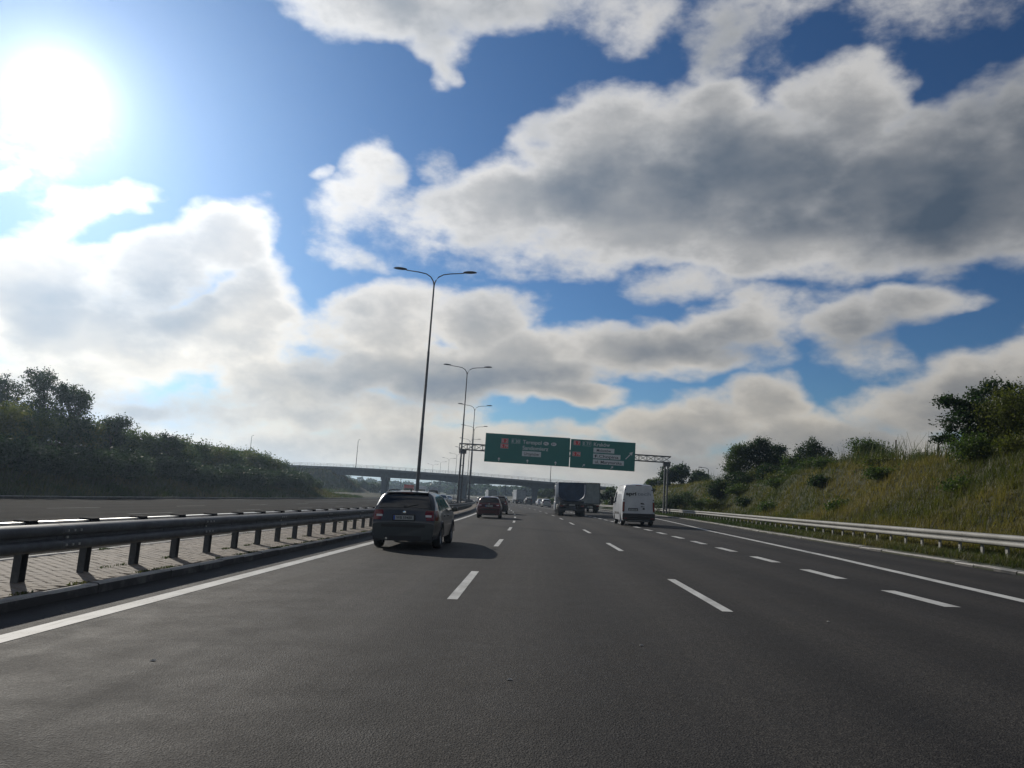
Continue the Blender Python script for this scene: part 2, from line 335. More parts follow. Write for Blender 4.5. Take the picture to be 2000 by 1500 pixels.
class MB:
    def __init__(s): s.v = []; s.f = []
    def add(s, vs, fs):
        b = len(s.v); s.v += [tuple(v) for v in vs]; s.f += [tuple(i + b for i in f) for f in fs]; return s
    def box(s, x0, x1, y0, y1, z0, z1, tx=0, ty=0, T=None):
        """box, its top face shrunk by tx/ty"""
        vs = [(x0, y0, z0), (x1, y0, z0), (x1, y1, z0), (x0, y1, z0), (x0 + tx, y0 + ty, z1), (x1 - tx, y0 + ty, z1), (x1 - tx, y1 - ty, z1), (x0 + tx, y1 - ty, z1)]
        if T is not None: vs = [T @ Vector(v) for v in vs]
        return s.add(vs, [(0, 3, 2, 1), (4, 5, 6, 7), (0, 1, 5, 4), (1, 2, 6, 5), (2, 3, 7, 6), (3, 0, 4, 7)])
    def bbox(s, x0, x1, y0, y1, z0, z1, b=.01):
        """box with chamfered edges: three crossed slabs' hull"""
        vs = []; 
        for x, sx_ in ((x0, 1), (x1, -1)):
            for y, sy_ in ((y0, 1), (y1, -1)):
                for z, sz_ in ((z0, 1), (z1, -1)):
                    vs += [(x, y + sy_ * b, z + sz_ * b), (x + sx_ * b, y, z + sz_ * b), (x + sx_ * b, y + sy_ * b, z)]
        import bmesh
        bm = bmesh.new(); [bm.verts.new(v) for v in vs]; bmesh.ops.convex_hull(bm, input=bm.verts)
        bm.verts.ensure_lookup_table(); bm.verts.index_update()
        s.add([v.co[:] for v in bm.verts], [tuple(v.index for v in f.verts) for f in bm.faces]); bm.free(); return s
    def tube(s, pts, r, seg=8, caps=True):
        pts = [Vector(p) for p in pts]; rs = r if isinstance(r, (list, tuple)) else [r] * len(pts); rings = []
        for i, p in enumerate(pts):
            t = (pts[min(i + 1, len(pts) - 1)] - pts[max(i - 1, 0)]).normalized()
            u = t.cross(Vector((0, 0, 1)) if abs(t.z) < .9 else Vector((1, 0, 0))).normalized(); v = t.cross(u)
            rings.append([p + (u * math.cos(2 * math.pi * k / seg) + v * math.sin(2 * math.pi * k / seg)) * rs[i] for k in range(seg)])
        vs = [q for rg in rings for q in rg]; fs = []
        for i in range(len(rings) - 1):
            for k in range(seg):
                a, b = i * seg + k, i * seg + (k + 1) % seg; fs.append((a, b, b + seg, a + seg))
        if caps: fs += [tuple(range(seg))[::-1], tuple((len(rings) - 1) * seg + k for k in range(seg))]
        return s.add(vs, fs)
    def lathe_x(s, prof, cx_, cy_, cz_, seg=24):
        """profile (x, r) spun about a line parallel to X"""
        vs = []; n = len(prof)
        for k in range(seg):
            a = 2 * math.pi * k / seg
            vs += [(cx_ + x, cy_ + r * math.cos(a), cz_ + r * math.sin(a)) for x, r in prof]
        fs = [(k * n + i, k * n + i + 1, ((k + 1) % seg) * n + i + 1, ((k + 1) % seg) * n + i) for k in range(seg) for i in range(n - 1)]
        return s.add(vs, fs)
    def sweep(s, path, prof, closed=False):
        """profile (across, up) swept along path of (pos, across, up)"""
        n = len(prof); vs = []
        for p, a, u in path: vs += [Vector(p) + Vector(a) * q[0] + Vector(u) * q[1] for q in prof]
        m = n if closed else n - 1
        fs = [(i * n + k, i * n + (k + 1) % n, (i + 1) * n + (k + 1) % n, (i + 1) * n + k) for i in range(len(path) - 1) for k in range(m)]
        if closed: fs += [tuple(range(n))[::-1], tuple((len(path) - 1) * n + k for k in range(n))]
        return s.add(vs, fs)
    def build(s, name, m, parent=None, smooth=False, **props):
        me = bpy.data.meshes.new(name); me.from_pydata(s.v, [], s.f); me.materials.append(m)
        if smooth: me.polygons.foreach_set('use_smooth', np.ones(len(me.polygons), bool))
        me.update(); o = bpy.data.objects.new(name, me); COL.objects.link(o); o.parent = parent
        if smooth:
            try: me.set_sharp_from_angle(angle=R_(42))
            except Exception: pass
        for k, v in props.items(): o[k] = v
        return o


def empty(name, loc=(0, 0, 0), rot=(0, 0, 0), label=None, cat=None, group=None, kind=None, parent=None):
    o = bpy.data.objects.new(name, None); COL.objects.link(o); o.location = loc; o.rotation_euler = rot; o.parent = parent
    tag(o, label, cat, group, kind); return o


def tag(o, label=None, cat=None, group=None, kind=None):
    for k, v in (('label', label), ('category', cat), ('group', group), ('kind', kind)):
        if v is not None: o[k] = v
    return o


def inst(src, name=None, parent=None, loc=(0, 0, 0), rot=(0, 0, 0)):
    o = src.copy(); COL.objects.link(o); o.parent = parent; o.location = loc; o.rotation_euler = rot
    if name: o.name = name
    return o


def copy_tree(o, parent=None):
    kids = list(o.children); c = o.copy(); COL.objects.link(c)
    if parent is not None: c.parent = parent
    for k in kids: copy_tree(k, c)
    return c


# ------------------------------------------------------------------ road frame: xl across, y along
BANK = .036


def off(y):
    if y < 30: return 0.0
    if y < 330: return -(y - 30) ** 2 / 2660.0
    return -(300 ** 2) / 2660.0 - (y - 330) * 600 / 2660.0


def doff(y): return 0.0 if y < 30 else (-(y - 30) / 1330.0 if y < 330 else -600 / 2660.0)


def interp(x, xs, ys): return float(np.interp(x, xs, ys))


def edge_r(y): return interp(y, [-30, 0, 12, 22, 42, 55, 74, 95, 120, 300, 340], [6.6, 6.9, 7.68, 8.45, 9.55, 10.65, 12.2, 13.1, 13.3, 13.3, 13.3])


def kerb_r(y): return edge_r(y) + 2.78


def zroad(xl):
    if xl < -8.55: return -.31
    return BANK * xl


def W3(xl, y, z=0.0): return (xl + off(y), y, z)


YS = list(np.arange(-30, 60, 2.0)) + list(np.arange(60, 330, 5.0)) + list(np.arange(330, 900, 20.0))


def strip(name, xa, xb, ys, zf, m, parent=None, nx=2, kind='structure', **kw):
    """sheet between the lines xl = xa(y) and xb(y)"""
    V = []; UV = []; F = []
    for y in ys:
        a, b = (xa(y) if callable(xa) else xa), (xb(y) if callable(xb) else xb)
        for i in range(nx):
            x = a + (b - a) * i / (nx - 1); V.append(W3(x, y, zf(x, y))); UV.append((x, y))
    for j in range(len(ys) - 1):
        for i in range(nx - 1):
            p = j * nx + i; F.append((p, p + 1, p + nx + 1, p + nx))
    o = mesh_np(name, V, F, m, parent, UV)
    if kind: o['kind'] = kind
    for k, v in kw.items(): o[k] = v
    return o


# terrain
def prof(xl, y):
    k = kerb_r(y); rk = .036 * k
    fade = interp(y, [-60, 118, 142, 205, 300, 500], [1, 1, 0, 0, 0, 0])
    if xl < -27.3:
        lz = interp(xl, [-400, -60, -37, -35.2, -31, -28.6, -27.3], [3.6, 3.4, 3.1, 2.9, .9, -.02, -.28])
        lf = interp(xl, [-400, -60, -28.6, -27.3], [1.0, .3, -.05, -.28])
        return lz * fade + lf * (1 - fade)
    if xl < -8.4: return -.40
    if xl < -5.48: return -.38
    if xl < k: return BANK * xl - .07
    rg = max(24.0 - off(y) * .75, k + 10.5)
    top = interp(y, [-60, 30, 60, 200, 260, 420, 700], [5.2, 5.2, 5.3, 5.3, 6.3, 3.0, 2.0])
    return interp(xl, [k, k + .5, k + 2.1, k + 3.4, k + 5.5, rg - 2.2, rg, rg + 12, rg + 200, rg + 1000],
                  [rk + .03, rk + .10, rk + .12, rk + .30, rk + 1.3, top - .55, top, top + .25, top + 1.5, 3.0])


def vnoise(x, y, s, seed=0):
    """cheap smooth value noise"""
    xi, yi = math.floor(x / s), math.floor(y / s); fx, fy = x / s - xi, y / s - yi
    h = lambda a, b: ((math.sin(a * 127.1 + b * 311.7 + seed * 74.7) * 43758.5453) % 1.0)
    u, v = fx * fx * (3 - 2 * fx), fy * fy * (3 - 2 * fy)
    return (h(xi, yi) * (1 - u) + h(xi + 1, yi) * u) * (1 - v) + (h(xi, yi + 1) * (1 - u) + h(xi + 1, yi + 1) * u) * v


def terrain(x, y):
    """height at world x, y"""
    xl = x - off(y)
    z = prof(xl, y)
    k = kerb_r(y)
    if xl > k + 3: z += (vnoise(x, y, 4.5) - .5) * .7 * min(1, (xl - k - 3) / 4) + (vnoise(x, y, 1.6, 3) - .5) * .22
    if xl < -30: z += (vnoise(x, y, 6, 1) - .5) * .8
    # approach bank of the bridge on the left
    d = abs(y - 236) - 6.0; e = 6.35 - max(0, d) / 1.7
    c = 6.35 - max(0, (x + 62.0)) / 1.5
    if x < -40: z = max(z, min(e, c, 6.35))
    if y > 560: z += interp(y, [560, 760, 900, 1500], [0, 3, 7, 14]) * (.6 + .7 * vnoise(x, y, 260, 5))
    return z


def build_ground():
    ys = list(np.arange(-60, 0, 6.0)) + list(np.arange(0, 150, 1.5)) + list(np.arange(150, 300, 3.0)) + list(np.arange(300, 700, 14.0)) + list(np.arange(700, 1700, 60.0)) + [2200, 3200, 5000]
    V = []; rows = []
    for y in ys:
        k = kerb_r(y); rg = max(24.0 - off(y) * .75, k + 10.5)
        xs = [-3500, -1500, -700, -350, -200, -130, -100, -85, -75, -68] + list(np.arange(-62, -27.4, 1.7)) + [-27.3, -20, -14, -8.45, -8.35, -7, -5.6, -5.5, -5.4, 0, k - .02, k, k + .5]
        xs += [k + .5 + (rg - k - .5) * t for t in np.linspace(.08, 1, 22)] + [rg + 1.5, rg + 3, rg + 5, rg + 8, rg + 12, rg + 18, rg + 30, rg + 60, rg + 120, rg + 250, rg + 700, rg + 1500, rg + 3500]
        for xl in xs:
            x = xl + (off(y) if y < 900 else off(900)); V.append((x, y, terrain(x, y) if y < 900 else (terrain(x, 899) + (y - 900) * .004)))
        rows.append(len(xs))
    n = rows[0]; F = [(j * n + i, j * n + i + 1, (j + 1) * n + i + 1, (j + 1) * n + i) for j in range(len(ys) - 1) for i in range(n - 1)]
    o = mesh_np('ground', V, F, M_GROUND, smooth=True); o['kind'] = 'structure'; return o


build_ground()
road = strip('road', -5.5, kerb_r, YS, lambda x, y: BANK * x, M_ASPH, nx=9)
left_road = strip('oncoming_road', -27.2, -8.62, YS, lambda x, y: -.31, M_ASPH2, nx=6)
Z_M = lambda x, y: float(np.interp(x, [-8.45, -5.65], [-.175, -.088]))
median = strip('median', -8.45, -5.65, [q for q in YS if q > 40], lambda x, y: Z_M(x, y) - .004, M_PAVER, nx=3)
strip('joint_sand', -8.45, -5.65, [q for q in YS if q < 43], lambda x, y: Z_M(x, y) - .019, M_JOINT, median, nx=3, kind=None)


# painted lines
def paint_strip(xa, wdt, y0, y1, parent, name, z=None, step=2.0, m=None):
    n = max(1, int(math.ceil((y1 - y0) / step))); ys = [y0 + (y1 - y0) * i / n for i in range(n + 1)]
    fa = (lambda y: (xa(y) if callable(xa) else xa) - wdt / 2); fb = (lambda y: (xa(y) if callable(xa) else xa) + wdt / 2)
    zf = (lambda x, y: BANK * x + .004) if z is None else (lambda x, y: z)
    return strip(name, fa, fb, ys, zf, m or M_PAINT, parent, kind=None)


paint_strip(-4.56, .24, -30, 600, road, 'edge_line')
paint_strip(lambda y: edge_r(y) + .02, .24, -30, 600, road, 'edge_line')
for base, x_, ln, per, w_, n_ in ((10.5, -1.0, 4.1, 12.0, .14, 34), (10.2, 2.56, 4.1, 12.0, .14, 34), (11.5, 6.07, 2.05, 4.03, .24, 60)):
    for k in range(-2 if per > 5 else -4, n_):
        paint_strip(x_, w_, base + k * per, base + k * per + ln, road, 'lane_dash', step=4.2)
for k in range(24): paint_strip(9.6, .14, 92 + 12 * k, 96 + 12 * k, road, 'lane_dash', step=4.2)
paint_strip(-9.7, .14, -30, 600, left_road, 'edge_line', z=-.306, m=M_PAINT2)
paint_strip(-22.2, .2, 78, 600, left_road, 'edge_line', z=-.306, m=M_PAINT2)
for x_ in (-13.3, -16.8, -20.3):
    for k in range(0, 26): paint_strip(x_, .14, 8 + k * 12, 12 + k * 12, left_road, 'lane_dash', z=-.306, step=4.2, m=M_PAINT2)
# small bright debris on the asphalt
rng = random.Random(4)
for px_, py_ in ((-2.9, 6.2), (-.1, 6.0), (1.1, 7.6), (3.6, 9.6)):
    b = MB(); b.add([(px_ - .022, py_ - .02, BANK * px_ + .004), (px_ + .025, py_ - .012, BANK * px_ + .004), (px_ + .018, py_ + .02, BANK * px_ + .01), (px_ - .012, py_ + .02, BANK * px_ + .004), (px_, py_, BANK * px_ + .016)],
                    [(0, 1, 4), (1, 2, 4), (2, 3, 4), (3, 0, 4)])
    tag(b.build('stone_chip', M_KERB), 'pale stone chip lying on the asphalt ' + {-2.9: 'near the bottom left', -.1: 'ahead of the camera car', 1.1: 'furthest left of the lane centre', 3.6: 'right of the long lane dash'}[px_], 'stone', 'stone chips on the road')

# median pavers (concrete blocks laid in herringbone)
pv = MB()
hx, hy = .0985, .0485
vsP = [(sx_ * hx, sy_ * hy, -.02) for sx_, sy_ in ((-1, -1), (1, -1), (1, 1), (-1, 1))] + [(sx_ * hx, sy_ * hy, .008) for sx_, sy_ in ((-1, -1), (1, -1), (1, 1), (-1, 1))] + [(sx_ * (hx - .006), sy_ * (hy - .006), .015) for sx_, sy_ in ((-1, -1), (1, -1), (1, 1), (-1, 1))]
fsP = [(i, (i + 1) % 4, 4 + (i + 1) % 4, 4 + i) for i in range(4)] + [(4 + i, 4 + (i + 1) % 4, 8 + (i + 1) % 4, 8 + i) for i in range(4)] + [(8, 9, 10, 11)]
cells = []
for iy in range(0, 345):
    for ix in range(0, 27):
        m4 = (ix + iy) % 4; x_, y_ = -8.38 + ix * .1, 7.4 + iy * .1
        if m4 == 0 and ix < 26: cells.append((x_ + .05, y_, 0.0))
        elif m4 == 2: cells.append((x_, y_ + .05, math.pi / 2))
vis = [c for c in cells if c[0] > -7.9 and c[1] > 8.3 and c[1] - 8.3 > (-c[0] - 5.7) * 1.45 - .3]
if len(vis) < 300: vis = list(cells)
vis.sort(key=lambda c: c[1] + (0.0 if c[0] > -7.0 else .8))
near = set(vis[:300]); proto = None
rp = random.Random(7)
rest_v, rest_f = [], []
M_PAV2 = M_PAVER
for c in cells:
    z = Z_M(c[0], c[1]) - .016 + rp.uniform(-.0025, .0025); tilt = (rp.uniform(-.012, .012), rp.uniform(-.012, .012), rp.uniform(-.012, .012))
    if c in near:
        if proto is None:
            pv.add(vsP, fsP); proto = pv.build('paver', M_PAVER, median); o = proto
        else: o = inst(proto, 'paver', median)
        o.location = (c[0] + off(c[1]), c[1], z); o.rotation_euler = (tilt[0], tilt[1], tilt[2] + c[2])
    else:
        b0 = len(rest_v); q = rp.uniform(-.012, .012); q2 = rp.uniform(-.01, .01)
        vv = [(-v[1], v[0], v[2]) for v in vsP] if c[2] else vsP; rest_v += [(c[0] + off(c[1]) + v[0], c[1] + v[1], z + v[2] + v[0] * q + v[1] * q2) for v in vv]
        rest_f += [tuple(i + b0 for i in f) for f in fsP]
b = MB(); b.v, b.f = rest_v, rest_f; b.build('paver', M_PAVER, median, kind='stuff')


# kerb stones
def kerbs(name, xin, wdt, zt, drop, y0, y1, yend, seed, rough=.006, label=None):
    root = empty(name, kind='structure'); rk = random.Random(seed)
    fx = xin if callable(xin) else (lambda y: xin)
    y = y0; rest = MB()
    while y < yend:
        L = .985; dz = rk.uniform(-rough, rough); dx = rk.uniform(-rough, rough)
        a, c = fx(y), fx(y + L)
        b = MB() if y < y1 else rest
        za, zb = zt(a, y) + dz, zt(c, y + L) + dz
        xa0, xb0 = a + off(y) + dx, c + off(y + L) + dx
        ch = .02
        ring = lambda X, Y, Z: [(X, Y, Z - drop), (X, Y, Z - ch), (X + ch, Y, Z), (X + wdt - ch, Y, Z), (X + wdt, Y, Z - ch), (X + wdt, Y, Z - drop)]
        vs = ring(xa0, y, za) + ring(xb0, y + L, zb)
        b.add(vs, [(i, (i + 1) % 6, 6 + (i + 1) % 6, 6 + i) for i in range(6)] + [(5, 4, 3, 2, 1, 0), (6, 7, 8, 9, 10, 11)])
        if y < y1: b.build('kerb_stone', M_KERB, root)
        y += 1.0
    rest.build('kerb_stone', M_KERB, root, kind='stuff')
    return root


kerbs('median_kerb', -5.65, .15, lambda x, y: -.078, .28, 5.0, 60, 420, 1)
kerbs('median_kerb_far_side', -8.60, .15, lambda x, y: -.165, .28, 5.0, 50, 420, 2)
kerbs('right_kerb', lambda y: kerb_r(y), .46, lambda x, y: BANK * kerb_r(y) + .075, .25, 8.0, 85, 420, 3, .012)
kerbs('far_left_kerb', lambda y: -27.35, .15, lambda x, y: -.19, .25, 20.0, 21, 420, 4)

# ------------------------------------------------------------------ guard rails
WP = [(0, -.165), (.03, -.158), (.070, -.145), (.090, -.125), (.092, -.09), (.088, -.055), (.070, -.034), (.020, -.024), (.0, -.016), (.0, .016), (.020, .024), (.070, .034), (.088, .055), (.092, .09), (.090, .125), (.070, .145), (.03, .158), (0, .165)]
WPROF = WP + [(x - .006, z) for x, z in WP[::-1]]


WP2 = [(0, -.17)] + [(x * 1.0 + (.030 if abs(z) < .03 else 0), z) for x, z in WP[1:-1]] + [(0, .17)]


def rail_beam(mb, fx, y0, y1, zc, side, wp=None, n=3):
    path = []
    for i in range(n + 1):
        y = y0 + (y1 - y0) * i / n; x = fx(y)
        path.append(((x + off(y), y, zc(y)), (side, side * -doff(y), 0), (0, 0, 1)))
    wp = wp or WP; mb.sweep(path, wp + [(x - .006, z) for x, z in wp[::-1]], closed=True)


def c_post(mb, x, y, z0, z1, wx=.06, wy=.13, t=.012, s=1):
    mb.box(x - wx / 2, x - wx / 2 + t, y - wy / 2, y + wy / 2, z0, z1)
    mb.box(x - wx / 2 + t, x + wx / 2, y - wy / 2, y - wy / 2 + t, z0, z1); mb.box(x - wx / 2 + t, x + wx / 2, y + wy / 2 - t, y + wy / 2, z0, z1)


gr_l = empty('guardrail', (-6.45, 10, 0), label='dark steel guardrail with bright top edge running along the paved median left of the lanes', cat='guardrail', group='guardrails along the expressway')
gr_r = empty('guardrail', (13, 20, 0), label='pale galvanised guardrail in front of the grassy bank on the right', cat='guardrail', group='guardrails along the expressway')
def PL(o, root): o.location = Vector(o.location) - root.location; return o
# left: posts every 1.42 m, beams on both faces
zl = lambda y: .41
y = 4.12; first = None; capf = None; rest = MB()
M_CAP = mat('rusty_cap', (.020, .020, .022), .95, spec=.05)
while y < 420:
    if y < 200:
        if first is None:
            m_ = MB(); c_post(m_, 0, 0, 0, .72, .10, .14)
            m_.box(.05, .46, -.05, .05, .46, .62)
            first = m_.build('post', M_GALVD, gr_l); o = first
        else: o = inst(first, 'post', gr_l)
        if capf is None:
            m_ = MB(); m_.box(-.12, .10, -.10, .10, .0, .055, .01, .01); capf = m_.build('post_cap', M_CAP, gr_l); q_ = capf
        else: q_ = inst(capf, 'post_cap', gr_l)
        q_.location = (-6.45 + off(y), y, .607); PL(q_, gr_l)
        o.location = (-6.45 + off(y), y, -.115); PL(o, gr_l); o.rotation_euler.z = -math.atan(doff(y)) * -1
    else: c_post(rest, -6.45 + off(y), y, -.115, .60)
    y += 1.42
PL(rest.build('post', M_GALVD, gr_l, kind='stuff'), gr_l)
y = 1.28; rest = MB()
while y < 420:
    m_ = MB() if y < 120 else rest
    rail_beam(m_, lambda q: -6.03, y, y + 4.26 - .012, lambda q: .475, 1, WP2)
    if y < 120:
        bo = PL(m_.build('beam', M_GALVD, gr_l, smooth=True), gr_l)
        if y < 40:
            m_ = MB()
            for dz in (-.09, .09):
                for dy in (.06, .20, .34): m_.box(-5.94, -5.925, y + dy, y + dy + .028, .46 + dz, .488 + dz)
            m_.box(-5.995, -5.975, y + .13, y + .17, .46, .49); q_ = m_.build('splice_bolt', M_LIP, bo, kind='stuff')
        m_ = MB(); ya_, yb_ = y + .01, y + 4.25; A_, B_ = off(ya_), off(yb_)      # flat rail along the post heads
        m_.add([(-6.56 + A_, ya_, .634), (-6.40 + A_, ya_, .642), (-6.40 + B_, yb_, .642), (-6.56 + B_, yb_, .634), (-6.56 + A_, ya_, .615), (-6.40 + A_, ya_, .615), (-6.40 + B_, yb_, .615), (-6.56 + B_, yb_, .615)],
               [(0, 1, 2, 3), (0, 4, 5, 1), (1, 5, 6, 2), (2, 6, 7, 3), (3, 7, 4, 0), (7, 6, 5, 4)]); PL(m_.build('top_rail', M_LIP, gr_l), gr_l)
    y += 4.26
PL(rest.build('beam', M_GALVD, gr_l, smooth=True, kind='stuff'), gr_l)
# right
xr = lambda y: kerb_r(y) + 1.95
zr = lambda y: .036 * kerb_r(y) + .10
y = 12.8; first = None; rest = MB()
while y < 420:
    if y < 260:
        if first is None:
            m_ = MB(); c_post(m_, 0, 0, -.05, .74, .055, .11); m_.box(-.10, -.028, -.05, .05, .50, .66)
            first = m_.build('post', M_GALV, gr_r); o = first
        else: o = inst(first, 'post', gr_r)
        o.location = (xr(y) + off(y), y, zr(y)); PL(o, gr_r)
    else: c_post(rest, xr(y) + off(y), y, zr(y), zr(y) + .7)
    y += 1.33
PL(rest.build('post', M_GALV, gr_r, kind='stuff'), gr_r)
y = 8.0; rest = MB()
while y < 420:
    m_ = MB() if y < 160 else rest
    rail_beam(m_, lambda q: xr(q) - .10, y, y + 3.99 - .010, lambda q: zr(q) + .585, -1)
    # splice bolts
    if y < 60:
        for dz in (-.085, .085):
            for dy in (.08, .28): m_.box(xr(y) - .19, xr(y) - .175, y + dy, y + dy + .03, zr(y) + .57 + dz, zr(y) + .60 + dz)
    if y < 160: PL(m_.build('beam', M_GALV, gr_r, smooth=True), gr_r)
    y += 3.99
PL(rest.build('beam', M_GALV, gr_r, smooth=True, kind='stuff'), gr_r)

# ------------------------------------------------------------------ street lamps
def lamp_proto():
    r = empty('street_lamp')
    b = MB(); b.tube([(0, 0, 0), (0, 0, .8)], .13, 10); b.box(-.2, .2, -.2, .2, -.05, .03); b.build('base', M_GALVD, r, smooth=True)
    b = MB(); b.tube([(0, 0, .8), (0, 0, 5.2), (0, 0, 5.22), (0, 0, 9.8), (0, 0, 9.82), (0, 0, 14.0)], [.115, .10, .088, .078, .066, .05], 10); b.build('pole', M_GALVD, r, smooth=True)
    for s in (-1, 1):
        b = MB(); b.tube([(0, 0, 13.9), (.06 * s, 0, 14.15), (.24 * s, 0, 14.42), (.55 * s, 0, 14.60), (1.0 * s, 0, 14.68), (1.85 * s, 0, 14.76)], [.045, .04, .036, .034, .032, .03], 8)
        b.build('arm', M_GALVD, r, smooth=True)
        b = MB()
        pr = [(1.80, .05, .04), (1.86, .10, .07), (2.1, .15, .10), (2.35, .155, .10), (2.55, .11, .07), (2.66, .03, .02)]
        vs = []
        for x, hw, hh in pr:
            for k in range(10):
                a = 2 * math.pi * k / 10; vs.append((x * s, hw * math.cos(a), 14.80 + (x - 1.8) * .05 + hh * math.sin(a) * (1.0 if math.sin(a) > 0 else .55)))
        b.add(vs, [(i * 10 + k, i * 10 + (k + 1) % 10, (i + 1) * 10 + (k + 1) % 10, (i + 1) * 10 + k) for i in range(5) for k in range(10)] + [tuple(range(10)), tuple(range(50, 60))])
        b.build('lamp_head', M_DARKST, r, smooth=True)
    return r


lp = lamp_proto()
names = ['nearest', 'second nearest', 'third', 'fourth', 'fifth', 'sixth', 'seventh', 'eighth', 'ninth', 'tenth']
for k in range(10):
    o = lp if k == 0 else copy_tree(lp)
    y = 47 + 35.2 * k; o.location = (-7.0 + off(y), y, -.12); o.scale = (1, 1, 1.043)
    tag(o, ('nearest tall twin arm street lamp standing in the median beside the station wagon' if k == 0 else '%s tall twin arm street lamp in the row along the median' % names[k]), 'street lamp', 'twin arm street lamps along the median')
    o.rotation_euler.z = math.atan(-doff(y)) * .9
# single lamps on the bridge approach and beyond
def single_lamp(x, y, z, h, label, arm=1):
    r = empty('lamp_mast', (x, y, z), label=label, cat='street lamp')
    b = MB(); b.tube([(0, 0, 0), (0, 0, h)], [.12, .07], 8); b.build('pole', M_GALVD, r, smooth=True)
    b = MB(); b.tube([(0, 0, h), (.5 * arm, 0, h + .25), (1.3 * arm, 0, h + .3)], .05, 6); b.build('arm', M_GALVD, r)
    b = MB(); b.bbox(min(1.25 * arm, 1.9 * arm), max(1.25 * arm, 1.9 * arm), -.15, .15, h + .24, h + .38, .03); b.build('lamp_head', M_DARKST, r)
single_lamp(-90, 240, 6.3, 9.3, 'thin grey lamp mast standing on the left bridge approach', .3)
single_lamp(-56.8, 243, 7.6, 9.0, 'thin grey lamp mast rising behind the overpass deck', .3)
single_lamp(33.3, 150, 5.6, 3.9, 'small single arm lamp on the ridge beyond the gantry', -1)
single_lamp(4.9, 246, 6.6, 9.0, 'thin lamp mast behind the overpass above the dump truck', .2)

# ------------------------------------------------------------------ sign gantry
GY = 93.0
ga = empty('sign_gantry', (3.5, GY, 0), label='steel truss sign gantry spanning the carriageway carrying green direction signs', cat='gantry')
def GP(b, name, m, **k):
    o = b.build(name, m, ga, **k); return PL(o, ga)
for X, z0 in ((-8.9, -.2), (15.65, .55)):
    b = MB()
    for dx in (-.17, .17): b.box(X + dx - .085, X + dx + .085, GY - .13, GY + .13, z0 - .1, 6.8)
    for z in np.arange(z0 + .8, 6.6, 1.45): b.box(X - .085, X + .085, GY - .10, GY + .10, z, z + .06)
    b.box(X - .42, X + .42, GY - .32, GY + .32, 6.42, 6.84, 0, 0); b.box(X - .38, X + .38, GY - .35, GY + .35, z0 - .05, z0 + .03)
    GP(b, 'post', M_GALVD)
b = MB(); x0, x1 = -9.35, 16.1
for yy_ in (GY - .35, GY + .35):
    for z in (6.90, 7.60): b.box(x0, x1, yy_ - .055, yy_ + .055, z - .055, z + .055)
GP(b, 'chord', M_GALVD)
b = MB(); nb = 27; dx = (x1 - x0) / nb
for i in range(nb):
    a, c = x0 + i * dx, x0 + (i + 1) * dx
    for yy_ in (GY - .35, GY + .35):
        b.tube([(a, yy_, 6.92), (c, yy_, 7.58)], .022, 5, False); b.tube([(a, yy_, 7.58), (c, yy_, 6.92)], .022, 5, False)
        b.box(a - .025, a + .025, yy_ - .02, yy_ + .02, 6.955, 7.545)
    b.tube([(a, GY - .35, 7.6), (c, GY + .35, 7.6)], .02, 5, False)
GP(b, 'bracing', M_GALVD)

SY = 92.45


def text_mesh(name, s, x, z, h, width, m, parent, y=SY - .05, align='LEFT', base=None, rotx=90, ext=.004, shear=0, world=None, bold=0):
    cu = bpy.data.curves.new(name, 'FONT'); cu.body = s; cu.size = 1; cu.extrude = ext; cu.offset = bold; cu.resolution_u = 4
    to = bpy.data.objects.new(name, cu); COL.objects.link(to); bpy.context.view_layer.update()
    me = bpy.data.meshes.new_from_object(to.evaluated_get(bpy.context.evaluated_depsgraph_get()))
    bpy.data.objects.remove(to); me.name = name
    co = np.zeros(len(me.vertices) * 3, np.float32); me.vertices.foreach_get('co', co); co = co.reshape(-1, 3)
    lo, hi = co.min(0), co.max(0); cap = .70  # cap height of the built-in face
    sx_ = (width / (hi[0] - lo[0])) if width else h / cap; sz_ = h / cap
    xx = (co[:, 0] - lo[0]) * sx_; zz = co[:, 1] * sz_
    if align == 'CENTER': xx -= (hi[0] - lo[0]) * sx_ / 2
    new = np.stack([x + xx, y - co[:, 2] - 0.0, z + zz], 1)
    me.vertices.foreach_set('co', new.astype(np.float32).ravel()); me.materials.clear(); me.materials.append(m); me.update()
    o = bpy.data.objects.new(name, me); COL.objects.link(o); o.parent = parent; return o


